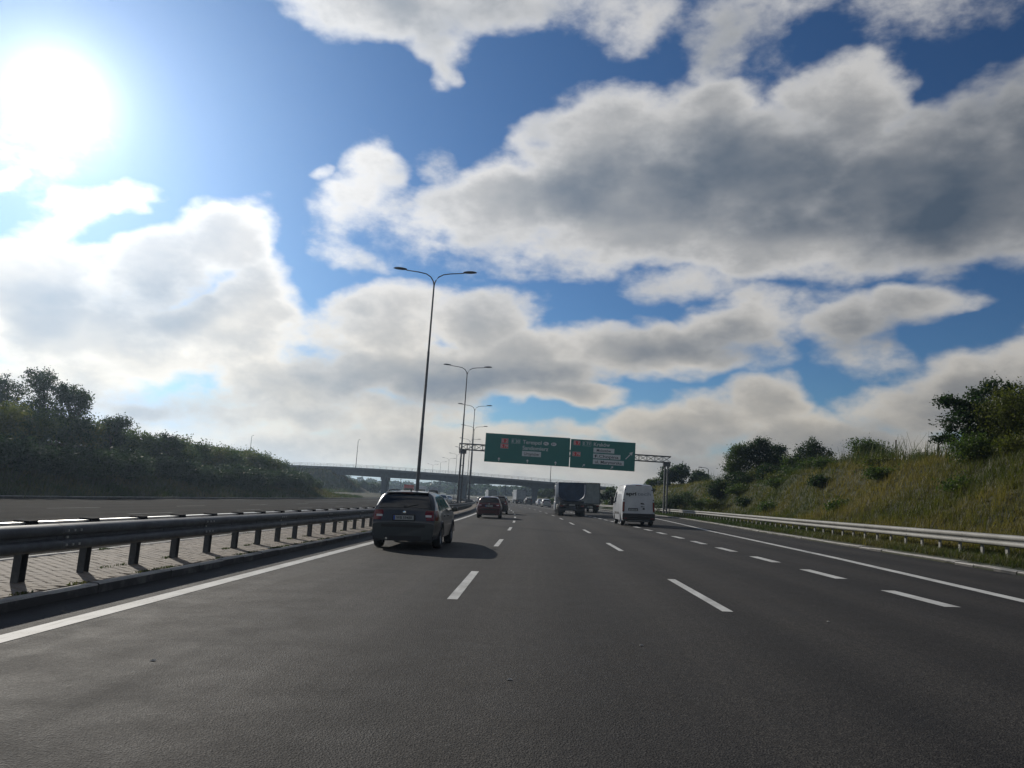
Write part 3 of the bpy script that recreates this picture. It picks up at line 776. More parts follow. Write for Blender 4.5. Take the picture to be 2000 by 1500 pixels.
def sign_panel(label, x0, x1, z0, z1, items):
    r = empty('direction_sign', (0, 0, 0), label=label, cat='road sign', group='green direction signs on the gantry')
    b = MB(); b.bbox(x0, x1, SY, SY + .06, z0, z1, .012); b.build('panel', M_SIGN, r)
    b = MB()
    for xx_ in (x0 + .05, x1 - .08): b.box(xx_, xx_ + .03, SY - .004, SY - .001, z0 + .05, z1 - .05)
    for zz_ in (z0 + .05, z1 - .08): b.box(x0 + .08, x1 - .08, SY - .004, SY - .001, zz_, zz_ + .03)
    b.build('border', M_SIGN, r)
    b = MB()
    xx_ = x0 + 1.2
    while xx_ < x1: b.box(xx_, xx_ + .09, SY + .06, SY + .20, z0 + .1, z1 - .1); xx_ += 2.1
    b.build('bracket', M_GALVD, r)
    for it in items:
        k = it[0]
        if k == 't': _, s, x, z, h, wd, m = it; text_mesh('lettering', s, x, z, h, wd, m, r, y=SY - .016, bold=.011)
        elif k == 'b':
            _, s, xa, xb, za, zb, mb_, mt_, th, outl = it
            if outl:
                b = MB(); t_ = .024
                b.box(xa, xb, SY - .006, SY - .001, za, za + t_); b.box(xa, xb, SY - .006, SY - .001, zb - t_, zb)
                b.box(xa, xa + t_, SY - .006, SY - .001, za + t_, zb - t_); b.box(xb - t_, xb, SY - .006, SY - .001, za + t_, zb - t_); b.build('route_frame', outl, r)
                if mb_ is not outl:
                    b = MB(); b.box(xa + t_, xb - t_, SY - .005, SY - .001, za + t_, zb - t_); b.build('route_plate', mb_, r)
            else:
                b = MB(); b.bbox(xa, xb, SY - .010, SY - .001, za, zb, .004); b.build('name_plate', mb_, r)
            text_mesh('lettering', s, (xa + xb) / 2, (za + zb) / 2 - th / 2, th, min((xb - xa) * .86, len(s) * th * .72), mt_, r, y=SY - .017, align='CENTER', bold=.008)
        elif k == 'o':
            _, s, x, z, rx, rz = it; b = MB(); vs = []
            for (q, f) in ((1.0, SY - .003), (1.0, SY - .010)):
                vs += [(x + rx * q * math.cos(2 * math.pi * i / 24), f, z + rz * q * math.sin(2 * math.pi * i / 24)) for i in range(24)]
            b.add(vs, [tuple(range(24, 48))] + [(i, (i + 1) % 24, 24 + (i + 1) % 24, 24 + i) for i in range(24)]); b.build('country_oval', M_SIGNW, r)
            text_mesh('lettering', s, x, z - .10, .20, rx * 1.2, M_SIGNB, r, y=SY - .017, align='CENTER', bold=.01)
        elif k == 'a':
            _, x, z, h, ang_ = it; b = MB()
            pts = [(-.06, 0), (.06, 0), (.06, .5), (.26, .5), (0, 1), (-.26, .5), (-.06, .5)]
            ca, sa = math.cos(ang_), math.sin(ang_); pp = [((px_ * ca + pz_ * sa) * h, (-px_ * sa + pz_ * ca) * h) for px_, pz_ in [(p[0] * 1.4, p[1] - .5) for p in pts]]
            vs = [(x + p[0], SY - .003, z + p[1]) for p in pp] + [(x + p[0], SY - .010, z + p[1]) for p in pp]
            b.add(vs, [tuple(range(7, 14))] + [(i, (i + 1) % 7, 7 + (i + 1) % 7, 7 + i) for i in range(7)]); b.build('arrow', M_SIGNW, r)
        elif k == 'l':
            _, xa, za, xb, zb, wd = it; b = MB(); d_ = Vector((xb - xa, 0, zb - za)); L = d_.length; d_.normalize(); n_ = Vector((-d_.z, 0, d_.x))
            A = Vector((xa, 0, za)); pts = [A - n_ * wd, A + n_ * wd, A + d_ * (L - .35) + n_ * wd, A + d_ * (L - .42) + n_ * .24, A + d_ * L, A + d_ * (L - .42) - n_ * .24, A + d_ * (L - .35) - n_ * wd]
            vs = [(p.x, SY - .003, p.z) for p in pts] + [(p.x, SY - .010, p.z) for p in pts]
            b.add(vs, [tuple(range(7, 14)), ] + [(i, (i + 1) % 7, 7 + (i + 1) % 7, 7 + i) for i in range(7)]); b.build('arrow', M_SIGNW, r)
    return r


sign_panel('wide green direction sign reading Terespol, Sandomierz and Ursynów, left of the two', -6.22, 3.98, 5.60, 9.05, [
    ('b', 'S 2', -4.28, -3.46, 7.96, 8.52, M_SIGNR, M_SIGNW, .34, M_SIGNW), ('b', 'S 79', -4.36, -3.42, 7.32, 7.88, M_SIGNR, M_SIGNW, .34, M_SIGNW),
    ('b', 'E 30', -3.05, -2.02, 7.98, 8.54, M_SIGN, M_SIGNW, .32, M_SIGNW),
    ('t', 'Terespol', -1.70, 8.02, .46, 2.25, M_SIGNW), ('o', 'PL', 1.10, 8.20, .33, .21), ('o', 'BY', 2.02, 8.18, .33, .21),
    ('t', 'Sandomierz', -1.70, 7.32, .46, 3.10, M_SIGNW), ('b', 'Ursynów', -1.72, .56, 6.54, 7.16, M_SIGNW, M_SIGNB, .36, None),
    ('a', -4.45, 5.98, .46, 0), ('a', -1.02, 5.96, .46, 0), ('a', 2.35, 5.94, .46, 0)])
sign_panel('green direction sign reading Kraków, Mokotów and ul. Marynarska, right of the two', 4.06, 11.80, 5.55, 8.97, [
    ('b', 'S 7', 4.40, 5.18, 8.26, 8.80, M_SIGNR, M_SIGNW, .34, M_SIGNW), ('b', 'E 77', 5.48, 6.50, 8.22, 8.78, M_SIGN, M_SIGNW, .32, M_SIGNW),
    ('b', 'S 79', 4.32, 5.28, 6.92, 7.46, M_SIGNR, M_SIGNW, .34, M_SIGNW),
    ('t', 'Kraków', 6.82, 8.28, .44, 1.92, M_SIGNW), ('b', 'Mokotów', 6.80, 9.30, 7.52, 8.08, M_SIGNW, M_SIGNB, .34, None),
    ('b', '   F.Chopina', 6.80, 10.06, 6.82, 7.38, M_SIGNW, M_SIGNB, .34, None), ('b', 'ul. Marynarska', 6.80, 10.50, 6.14, 6.70, M_SIGNW, M_SIGNB, .34, None),
    ('l', 10.68, 6.95, 11.50, 7.85, .055), ('a', 5.72, 5.90, .44, .785), ('a', 9.10, 5.85, .44, .785)])
# little aeroplane on the airport plate
b = MB(); ap = [(-.20, 0), (-.16, .03), (-.02, .03), (-.10, .17), (-.05, .17), (.07, .03), (.17, .03), (.22, 0), (.17, -.03), (.07, -.03), (-.05, -.17), (-.10, -.17), (-.02, -.03), (-.16, -.03)]
b.add([(7.12 + x * 1.05, SY - .019, 7.10 + z * 1.05) for x, z in ap] + [(7.12 + x * 1.05, SY - .012, 7.10 + z * 1.05) for x, z in ap], [tuple(range(14))[::-1]] + [(i, (i + 1) % 14, 14 + (i + 1) % 14, 14 + i) for i in range(14)])
o = b.build('aeroplane_symbol', M_SIGNB, [q for q in COL.objects if q.name == 'direction_sign.001'][0])

# ------------------------------------------------------------------ overpass
br = empty('overpass_bridge', (-22, 233, 0), label='long grey concrete overpass crossing the expressway on three piers', cat='bridge')
bx = [-80, -70, -60, -53, -47, -39, -31, -27, -22, -17, -12, -4, 0, 4, 8, 14, 24]
btop = lambda x: interp(x, [-90, -60, -47, -22, 5, 25], [6.55, 7.45, 7.60, 7.45, 7.0, 6.6])
bbot = lambda x: interp(x, [-90, -60, -47, -31, -24, -20, -14, -4, -1, 1.5, 5, 12, 25], [5.2, 5.42, 5.45, 5.62, 5.15, 5.15, 5.65, 5.60, 5.15, 5.15, 5.42, 5.5, 5.3])
def across(name, y0, y1, zt, zb, m, inset=0):
    b = MB(); vs = []
    for x in bx: vs += [(x, y0, zt(x)), (x, y1, zt(x)), (x, y1 - inset, zb(x)), (x, y0 + inset, zb(x))]
    b.add(vs, [(i * 4 + k, i * 4 + (k + 1) % 4, (i + 1) * 4 + (k + 1) % 4, (i + 1) * 4 + k) for i in range(len(bx) - 1) for k in range(4)] + [(3, 2, 1, 0), tuple(len(bx) * 4 - 4 + k for k in range(4))])
    return PL(b.build(name, m, br), br)
across('deck', 232.2, 243.2, lambda x: btop(x) - .18, lambda x: btop(x) - .45, M_CONC)
across('girder', 233.6, 237.0, lambda x: btop(x) - .452, bbot, M_CONC, .25)
across('girder', 238.6, 242.0, lambda x: btop(x) - .452, bbot, M_CONC, .25)
for ya in (231.9, 242.9): across('parapet', ya, ya + .34, lambda x: btop(x) + .22, lambda x: btop(x) - .5, M_CONC if ya > 240 else M_CONC)
for ya in (231.84, ): across('drip_edge', ya - .12, ya + .055, lambda x: btop(x) - .10, lambda x: btop(x) - .2, M_GALV)
def railing(name, yy_):
    r = empty(name, (0, 0, 0), parent=br); r.location = -br.location
    b = MB()
    for i in range(len(bx) - 1):
        for dz, rr in ((1.05, .035), (.72, .02)): b.tube([(bx[i], yy_, btop(bx[i]) + dz), (bx[i + 1], yy_, btop(bx[i + 1]) + dz)], rr, 5, False)
    b.build('rail', M_GALV, r)
    b = MB(); x = -79.0
    while x < 23.5: b.box(x - .03, x + .03, yy_ - .03, yy_ + .03, btop(x) + .2, btop(x) + 1.04); x += 2.0
    b.build('baluster', M_GALV, r, kind='stuff')
railing('railing', 232.05); railing('railing', 243.05)
for X, wd in ((-46.0, .62), (-21.9, .85), (.2, .85)):
    for yc in (235.3, 240.3):
        b = MB(); b.bbox(X - wd, X + wd, yc - .7, yc + .7, -.5, bbot(X) - .02, .1)
        b.box(X - wd - .25, X + wd + .25, yc - .8, yc + .8, bbot(X) - .9, bbot(X) - .015, -.0, 0); PL(b.build('pier', M_CONC, br), br)
b = MB(); b.box(-63.5, -61.5, 232.6, 242.8, 2.0, 5.6); b.box(16.5, 18.5, 232.6, 242.8, 1.0, 5.4); PL(b.build('abutment', M_CONC, br), br)
# railway masts and wires beyond the bridge
zb_ = terrain(-30, 300)
mast_x = [(-72.0, 7.2), (-52.0, 7.3), (-36.5, 7.6), (-11.0, 6.6)]
mo = None
for i, (x, h) in enumerate(mast_x):
    r = empty('catenary_mast', (x, 300, terrain(x, 300) - .1), label='thin dark railway mast beyond the bridge, %s from the left' % ['first', 'second', 'third', 'fourth'][i], cat='mast', group='railway masts beyond the bridge')
    b = MB(); b.tube([(0, 0, 0), (0, 0, h)], [.16, .12], 6); b.build('pole', M_DARKST, r)
    b = MB(); b.box(-.5, .5, -.05, .05, h - .8, h - .68); b.build('crossarm', M_DARKST, r)
b = MB()
for z0 in (6.1, 6.9):
    xs_ = [-95, -72, -52, -36.5, -11, 22]
    for i in range(5):
        a, c = xs_[i], xs_[i + 1]; pts = [(a + (c - a) * t, 300, z0 - .35 * 4 * t * (1 - t)) for t in np.linspace(0, 1, 7)]; b.tube(pts, .035, 4, False)
tag(b.build('overhead_wire', M_DARKST), 'thin sagging overhead wires strung beyond the bridge', 'wire')

# ------------------------------------------------------------------ vegetation
nr = np.random.default_rng(11)


def leaf_quads(C, size, aspect=.5, up=.0, rng_=None):
    r = rng_ or nr; n = len(C)
    a = r.normal(size=(n, 3)); a[:, 2] += up; a /= np.linalg.norm(a, axis=1)[:, None]
    q = r.normal(size=(n, 3)); b_ = np.cross(a, q); b_ /= np.linalg.norm(b_, axis=1)[:, None] + 1e-9
    s = size * r.uniform(.6, 1.35, (n, 1)); nv = np.cross(a, b_) * s * .12
    V = np.empty((n, 4, 3)); V[:, 0] = C - a * s * .5; V[:, 1] = C + b_ * s * aspect * .5 + nv; V[:, 2] = C + a * s * .5; V[:, 3] = C - b_ * s * aspect * .5 + nv
    return V.reshape(-1, 3), np.arange(n * 4).reshape(n, 4)


def crown_points(blobs, n, sigma=.3, clump=45, rng_=None, fill=.25):
    r = rng_ or nr; B = np.array(blobs, float); wts = (B[:, 3] * B[:, 4] + B[:, 4] * B[:, 5] + B[:, 3] * B[:, 5]); wts /= wts.sum()
    nc = max(4, n // clump); bi = r.choice(len(B), nc, p=wts)
    d_ = r.normal(size=(nc, 3)); d_ /= np.linalg.norm(d_, axis=1)[:, None]
    rad = np.where(r.uniform(size=(nc, 1)) < fill, r.uniform(.15, .8, (nc, 1)), r.uniform(.78, 1.06, (nc, 1)))
    cc = B[bi, :3] + d_ * rad * B[bi, 3:6]
    idx = r.integers(0, nc, n); sg = sigma * r.uniform(.6, 1.3, (nc, 1))[idx]
    P_ = cc[idx] + r.normal(size=(n, 3)) * sg * np.array([1, 1, .75])
    return P_


def lumpy(rx, ry, rz, k, rng_, cz=None):
    """sub-blobs that make an uneven dome of about the given half sizes; base at z = 0"""
    out = [(0, 0, rz * .45, rx * .72, ry * .72, rz * .5)]
    for i in range(k):
        a = rng_.uniform(0, 2 * math.pi); q = rng_.uniform(.25, .75); s = rng_.uniform(.28, .5)
        zc = rng_.uniform(.35, 1.0 - s * .6) * rz * (1.25 - q * .6)
        out.append((math.cos(a) * rx * q, math.sin(a) * ry * q, zc, rx * s, ry * s, rz * s * .62))
    return out


def limbs(b, base, targets, r0, rng_):
    for tgt in targets:
        p0 = Vector(base); p3 = Vector(tgt); mid = p0.lerp(p3, .5) + Vector((rng_.uniform(-.2, .2), rng_.uniform(-.2, .2), .15 * (p3 - p0).length)) * .6
        b.tube([p0, p0.lerp(mid, .5), mid, mid.lerp(p3, .55), p3], [r0, r0 * .8, r0 * .55, r0 * .35, r0 * .12], 6, False)


def plant(name, label, cat, loc, blobs, n, leaf, m, group=None, sigma=.3, clump=45, trunk=None, seed=1, fill=.25, stems=3, aspect=.5):
    r = empty(name, loc, label=label, cat=cat, group=group); rg = np.random.default_rng(seed); rr = random.Random(seed)
    V, F = leaf_quads(crown_points(blobs, n, sigma, clump, rg, fill), leaf, aspect, rng_=rg)
    V[:, 2] = np.maximum(V[:, 2], .02)
    mesh_np('foliage' if trunk is None else 'crown', V, F, m, r)
    b = MB()
    if trunk is None:
        for i in range(stems):
            bl = blobs[rr.randrange(len(blobs))]; limbs(b, (rr.uniform(-.25, .25), rr.uniform(-.2, .2), -.2), [(bl[0], bl[1], bl[2] + bl[5] * .5)], .05, rr)
        b.build('stem', M_BARK, r)
    else:
        h, r0, lean = trunk; top = (lean, 0, h)
        b.tube([(0, 0, -.3), (lean * .2, 0, h * .35), (lean * .6, .05, h * .7), top], [r0, r0 * .85, r0 * .7, r0 * .5], 8)
        b.build('trunk', M_BARK, r, smooth=True)
        b = MB(); limbs(b, top, [(q[0], q[1], q[2]) for q in blobs], r0 * .45, rr); b.build('branch', M_BARK, r, smooth=True)
    return r


# -- right ridge
G_R = 'shrubs and trees on the right bank'
def shrub(X, Y, rx, rz, m, label, n=4200, leaf=.17, ry=None, seed=1, k=8, dz=-.15, cat='shrub', group=G_R, sigma=.26):
    z = terrain(X, Y); return plant('shrub', label, cat, (X, Y, z + dz), lumpy(rx, ry or rx, rz, k, random.Random(seed)), n, leaf, m, group, sigma, 40, None, seed)


def tree(X, Y, blobs, n, leaf, m, label, trunk, seed=1, group=G_R, sigma=.28, clump=40, fill=.2, aspect=.5, z=None):
    return plant('tree', label, 'tree', (X, Y, terrain(X, Y) if z is None else z), blobs, n, leaf, m, group, sigma, clump, trunk, seed, fill, aspect=aspect)


# the open-crowned tree at the right edge
zt_ = terrain(25.3, 42)
tb = []
for (px_, pz_, rx_, rz_) in ((22.25, 8.35, .75, .22), (21.6, 8.5, .45, .16), (22.9, 8.15, .5, .25), (21.75, 7.75, .5, .28), (21.35, 7.15, .42, .28), (21.75, 6.55, .45, .22), (22.5, 7.55, .55, .3), (22.6, 6.75, .5, .4),
                             (23.6, 8.9, .55, .45), (24.3, 9.35, .7, .45), (24.9, 8.9, .7, .5), (24.0, 8.3, .75, .45), (25.1, 8.2, .8, .45), (23.4, 7.6, .6, .4), (24.4, 7.5, .9, .45), (25.8, 8.7, .8, .5), (26.3, 7.8, .8, .6), (23.3, 6.7, .7, .5), (24.6, 6.6, .9, .6)):
    pz_ -= .45; px_ += .55
    tb.append((px_ - 24.4, (nr.uniform() - .5) * 1.6, pz_ - zt_, rx_, .75, rz_))
tree(24.4, 42, tb, 15000, .17, M_LEAF_A, 'tall dark leafy tree with ragged crown leaning out from the right edge', (1.9, .16, -.3), 5, sigma=.17, clump=34, fill=.1)
shrub(24.3, 39.4, 2.5, 3.9, M_LEAF_C, 'large rounded bush in front of the dark tree at the right edge', 12000, .14, seed=21, k=14)
shrub(21.7, 39.0, 1.2, 1.5, M_LEAF_B, 'low bush at the left foot of the large rounded bush', 4000, .13, seed=22)
shrub(22.6, 36.8, 1.1, 1.1, M_LEAF_C, 'low olive bush on the slope below the large rounded bush', 3600, .12, seed=23)
shrub(24.9, 36.5, 1.3, 1.9, M_LEAF_A, 'dark bush cut by the right edge of the view', 4500, .14, seed=24)
# cluster C
shrub(27.9, 66, 1.9, 2.9, M_LEAF_B, 'round domed bush on the ridge left of the two fence posts', 9000, .18, seed=31, k=12)
shrub(29.6, 67, 1.0, 2.3, M_LEAF_A, 'narrow dark bush at the right side of the domed ridge bush', 3500, .17, seed=32)
shrub(26.0, 64.5, .9, 1.3, M_LEAF_A, 'small dark bush below the domed ridge bush', 2600, .15, seed=33)
shrub(25.2, 66, .8, 1.0, M_LEAF_C, 'small olive bush left below the domed ridge bush', 2000, .15, seed=34)
# cluster B
tree(27.5, 78, [(0, 0, 2.4, 1.2, 1.2, 1.0), (.1, 0, 3.4, .55, .6, .6), (1.0, 0, 2.3, 1.1, 1, .7), (-.9, 0, 1.7, .9, .9, .9), (1.8, 0, 1.5, 1, 1, .8)], 7500, .19, M_LEAF_A, 'pointed dark tree on the ridge sloping off to the right', (1.2, .1, 0), 41)
shrub(25.5, 78, 1.2, 2.5, M_LEAF_B, 'light green bush left of the pointed ridge tree', 4200, .18, seed=42)
shrub(29.9, 79, 1.6, 2.0, M_LEAF_A, 'low dark bush right of the pointed ridge tree', 4200, .19, seed=43)
shrub(25.0, 75, 1.3, 1.1, M_LEAF_B, 'low green bush in front of the pointed ridge tree', 3400, .16, seed=44)
shrub(27.3, 75.5, 1.4, 1.0, M_LEAF_C, 'low olive bush in the grass below the pointed ridge tree', 3000, .16, seed=45)
# cluster A
tree(25.2, 88, [(0, 0, 2.6, 1.5, 1.3, 1.4), (.3, 0, 3.9, .7, .7, .6), (-1.0, 0, 3.0, .9, .9, .9), (1.0, 0, 2.9, .9, .9, .9), (0, 0, 1.3, 1.6, 1.2, .9)], 9000, .20, M_LEAF_A, 'tallest dark tree of the ridge group beyond the white van', (1.6, .12, 0), 51)
tree(22.8, 88, [(0, 0, 2.6, 1.1, 1.2, 1.4), (0, 0, 3.8, .6, .6, .5), (-.3, 0, 1.4, 1.3, 1.2, 1.0)], 7000, .20, M_LEAF_B, 'mid green tree left of the tallest ridge tree', (1.3, .1, 0), 52)
tree(27.5, 89, [(0, 0, 2.4, 1.1, 1.2, 1.2), (.4, 0, 3.2, .6, .6, .5), (.3, 0, 1.3, 1.2, 1.2, .9)], 6500, .20, M_LEAF_A, 'dark tree right of the tallest ridge tree', (1.2, .1, 0), 53)
shrub(20.9, 88, 1.2, 2.4, M_LEAF_A, 'dark bush at the left end of the ridge tree group', 4200, .19, seed=54)
shrub(24.6, 84.5, 1.5, 1.5, M_LEAF_C, 'rounded yellow green bush under the tallest ridge tree', 4200, .16, seed=55)
shrub(22.2, 84.5, 1.6, 1.3, M_LEAF_A, 'low dark bush left of the rounded yellow green bush', 4200, .17, seed=56)
shrub(19.6, 90, 1.6, 1.2, M_LEAF_B, 'low green bush on the ridge end above the gantry post', 3600, .18, seed=57)
# slope bushes
sl_ = [(22.3, 60, 1.0, .9, M_LEAF_B), (20.6, 56, .8, .7, M_LEAF_A), (21.5, 69, 1.1, .9, M_LEAF_B), (19.0, 63, .8, .7, M_LEAF_B), (18.3, 47, .8, .55, M_LEAF_B), (21.0, 47, 1.1, .7, M_LEAF_B), (19.4, 36, .8, .5, M_LEAF_B),
       (20.2, 75, .9, .8, M_LEAF_A), (17.8, 78, 1.0, .7, M_LEAF_C), (18.2, 98, 1.5, 2.6, M_LEAF_A), (16.6, 99, 1.3, 1.9, M_LEAF_A), (19.9, 101, 1.5, 1.6, M_LEAF_B), (15.6, 108, 1.5, 1.8, M_LEAF_C), (17.2, 112, 1.4, 2.0, M_LEAF_B), (22.9, 52, 1.0, .7, M_LEAF_C)]
wh = ['mid slope', 'small dark mid slope', 'upper slope leafy', 'lower slope', 'low spreading', 'wide low', 'nearest low', 'dark upper slope', 'olive lower slope', 'tall dark gully', 'lower dark gully', 'broad gully edge', 'olive far foot', 'green far foot', 'olive upper slope']
wb = ['below the pointed tree', 'nearer than the leafy slope bush', 'between the domed bush and the pointed tree', 'above the guardrail', 'in the green patch of grass', 'in the open grass left of the large rounded bush', 'in the near grass behind the guardrail', 'below the yellow green bush', 'in dry grass', 'in the gully beside the gantry post', 'at the foot of the gully', 'right of the gully', 'behind the gantry post', 'above the far guardrail', 'under the second fence post']
for i, (X, Y, r_, h_, m_) in enumerate(sl_):
    shrub(X, Y, r_, h_, m_, '%s bush %s' % (wh[i], wb[i]), int(1500 + 700 * r_ * h_), .15, seed=60 + i, k=5)
ex = [(24.6, 70, 1.3, 1.3, M_LEAF_B, 'green undergrowth bush between the domed bush and the pointed tree'), (26.3, 72, 1.3, 1.5, M_LEAF_A, 'dark undergrowth bush just right of the pointed tree group'), (23.9, 80, 1.4, 1.8, M_LEAF_A, 'dark bush in the gap left of the light green ridge bush'),
      (23.2, 76, 1.2, .9, M_LEAF_C, 'olive bush on the slope under the light green ridge bush'), (28.9, 58, 1.2, 1.0, M_LEAF_C, 'olive weeds bush on the ridge beside the left fence post'), (26.6, 48, 1.2, 1.0, M_LEAF_B, 'green weeds bush on the ridge between right fence post and dark tree'),
      (27.6, 55, 1.1, .9, M_LEAF_C, 'olive weeds bush on the ridge between the two fence posts'), (25.9, 45.5, 1.2, 1.3, M_LEAF_B, 'green bush left under the ragged dark tree'), (21.6, 82, 1.3, 1.0, M_LEAF_B, 'green bush on the slope below the yellow green bush'), (19.5, 84, 1.0, .9, M_LEAF_C, 'olive bush low on the slope below the ridge tree group')]
for i, (X, Y, r_, h_, m_, lb) in enumerate(ex): shrub(X, Y, r_, h_, m_, lb, 2800, .16, seed=90 + i, k=6)
# far right ridge
fr = [(21.6, 126, 1.9, 3.4, 'A', 'tree'), (24.4, 130, 2.0, 3.3, 'A', 'tree'), (28.6, 135, 1.7, 3.0, 'A', 'tree'), (26.4, 128, 1.5, 1.8, 'B', 'shrub'), (19.0, 132, 1.6, 2.0, 'B', 'shrub'), (17.0, 142, 1.8, 1.8, 'A', 'shrub'), (22.5, 145, 2, 2, 'B', 'shrub'),
      (18.4, 152, 1.7, 1.9, 'A', 'shrub'), (14.8, 150, 1.5, 1.3, 'B', 'shrub'), (15.6, 165, 2.0, 2.3, 'A', 'shrub'), (12.9, 168, 1.8, 1.9, 'B', 'shrub'), (17.9, 175, 2.0, 2.2, 'B', 'shrub'), (13.7, 186, 2.1, 2.0, 'A', 'shrub'), (10.6, 192, 2, 1.8, 'B', 'shrub'),
      (10.6, 214, 2.3, 4.0, 'A', 'tree'), (8.2, 216, 1.5, 2.6, 'A', 'tree'), (13.0, 220, 2.5, 2.4, 'B', 'shrub'), (4.8, 262, 2.8, 3.4, 'A', 'shrub'), (8.2, 268, 3.2, 3.6, 'A', 'shrub'), (2.0, 275, 2.4, 2.6, 'B', 'shrub'), (5.5, 205, 2.0, 1.8, 'B', 'shrub')]
fl = ['dark tree just left of the gantry post', 'dark rounded tree behind the gantry post', 'small dark tree by the thin single lamp', 'green bush between the two dark trees by the gantry post', 'green bush on the ridge right above the van', 'dark bush above the roof of the white van',
      'green bush behind the ridge beside the van roof', 'dark ridge bush left of the van roof', 'low green bush on the slope left of the van', 'dark round bush on the ridge between truck and van', 'green round bush right of the white box truck', 'green bush behind the round ridge bushes', 'dark bush over the right corner of the box truck',
      'green bush just above the box truck', 'feathery dark tree rising behind the dump truck', 'smaller dark tree left behind the dump truck', 'green bush behind the two trucks', 'dark bush under the right end of the overpass', 'tall dark bush under the overpass beside the truck', 'low green bush beneath the overpass by the far pier', 'low green bush on the bank before the overpass']
for i, (X, Y, r_, h_, c_, t_) in enumerate(fr):
    m_ = {'A': M_LEAF_A, 'B': M_LEAF_B}[c_]; n_ = int(1300 + 260 * r_ * h_)
    if t_ == 'tree': tree(X, Y, [(q[0], q[1], q[2] + .7, q[3], q[4], q[5]) for q in lumpy(r_, r_, h_ - .5, 8, random.Random(200 + i))], n_, .34, m_, fl[i], (1.4, .12, 0), 200 + i, sigma=.3)
    else: shrub(X, Y, r_, h_, m_, fl[i], n_, .32, seed=200 + i, k=6)
# fence posts on the ridge
for X, Y, h_, lb in ((26.7, 52, 2.25, 'thin wooden fence post on the ridge nearer the right edge'), (28.5, 62, 2.45, 'thin wooden fence post on the ridge beside the domed bush')):
    r = empty('fence_post', (X, Y, terrain(X, Y) - .1), label=lb, cat='post', group='fence posts on the ridge')
    b = MB(); b.tube([(0, 0, 0), (.02, 0, h_)], .055, 7); b.build('stake', M_BARK, r)
    b = MB(); b.tube([(.02, 0, h_), (.02, 0, h_ + .02)], .06, 7); b.build('cap', M_BARK, r)

# -- left bank: shrub wall and taller trees
G_L = 'shrubs covering the left bank'
protos = []
for i in range(6):
    rr = random.Random(300 + i); m_ = [M_LEAF_A, M_LEAF_B, M_LEAF_A, M_LEAF_C, M_LEAF_A, M_LEAF_B][i]
    protos.append(plant('shrub', None, None, (0, 0, -500), lumpy(2.6, 2.4, 2.7, 9, rr), 7500, .22, m_, None, .32, 42, None, 300 + i))
lw = []
yy_ = 30.0; i = 0; rr = random.Random(9)
while yy_ < 124:
    for xl, s in ((-32.6, .95), (-36.6, 1.05)):
        lw.append((xl + (.9 if xl > -35 else 0) + rr.uniform(-.5, .5), yy_ + rr.uniform(-.8, .8), s * rr.uniform(.82, 1.10) * (.55 if yy_ > 117 else 1), xl))
    yy_ += 4.0
tone = ['dark leafy', 'mid green', 'dense dark', 'olive', 'bushy dark', 'light green']
desc_n = lambda n: ['first', 'second', 'third', 'fourth', 'fifth', 'sixth', 'seventh', 'eighth', 'ninth', 'tenth', 'eleventh', 'twelfth', 'thirteenth', 'fourteenth', 'fifteenth', 'sixteenth', 'seventeenth', 'eighteenth', 'nineteenth', 'twentieth', 'twenty-first', 'twenty-second', 'twenty-third', 'twenty-fourth'][n]
used = set(); cnt = {-32.6: 0, -36.6: 0}
for i, (xl, y, s, row_) in enumerate(lw):
    k = (i * 5 + 2) % 6
    o = protos[k] if k not in used else copy_tree(protos[k]); used.add(k)
    X = xl + off(y); o.location = (X, y, terrain(X, y) - .35); o.scale = (s * 1.05, s * 1.05, s * (1.0 if row_ < -35 else .86)); o.rotation_euler.z = rr.uniform(0, 6.28)
    tag(o, '%s shrub on the left bank, %s from the near end of its %s row' % (tone[k], desc_n(cnt[row_]), 'upper' if row_ < -35 else 'lower'), 'shrub', G_L); cnt[row_] += 1
# taller airy trees at the far left
tl = [(-45.5, 61, 3.0, 4.6), (-42.2, 60, 2.4, 5.2), (-39.6, 60, 2.2, 6.2), (-37.6, 61, 2.0, 4.6), (-49.5, 62, 3, 5.4), (-36.0, 64, 1.7, 3.4), (-34.6, 71, 1.6, 2.9), (-41.0, 48, 2.2, 3.2)]
tn = ['broad airy', 'tall airy', 'tallest feathery', 'bushy', 'wide airy', 'small spreading', 'short leafy', 'low leafy']
for i, (X, Y, r_, h_) in enumerate(tl):
    rr2 = random.Random(400 + i); bl = [(0, 0, h_ * .5, r_ * .55, r_ * .6, h_ * .38)]
    for q in range(9):
        a = rr2.uniform(0, 6.28); qq = rr2.uniform(.3, .95); zz = rr2.uniform(.35, 1.0)
        bl.append((math.cos(a) * r_ * qq * (1.15 - .6 * zz), math.sin(a) * r_ * qq, h_ * zz, r_ * .20, r_ * .25, h_ * .13))
    tree(X, Y, bl, 6500, .17, M_LEAF_A, '%s tree above the shrubs at the left edge, %s one from the left' % (tn[i], ['second', 'third', 'fourth', 'fifth', 'first', 'sixth', 'last', 'nearest low'][i]), (h_ * .35, .13, 0), 400 + i, 'trees above the left bank', sigma=.22, clump=30, fill=.15, z=terrain(X, Y) - .2)
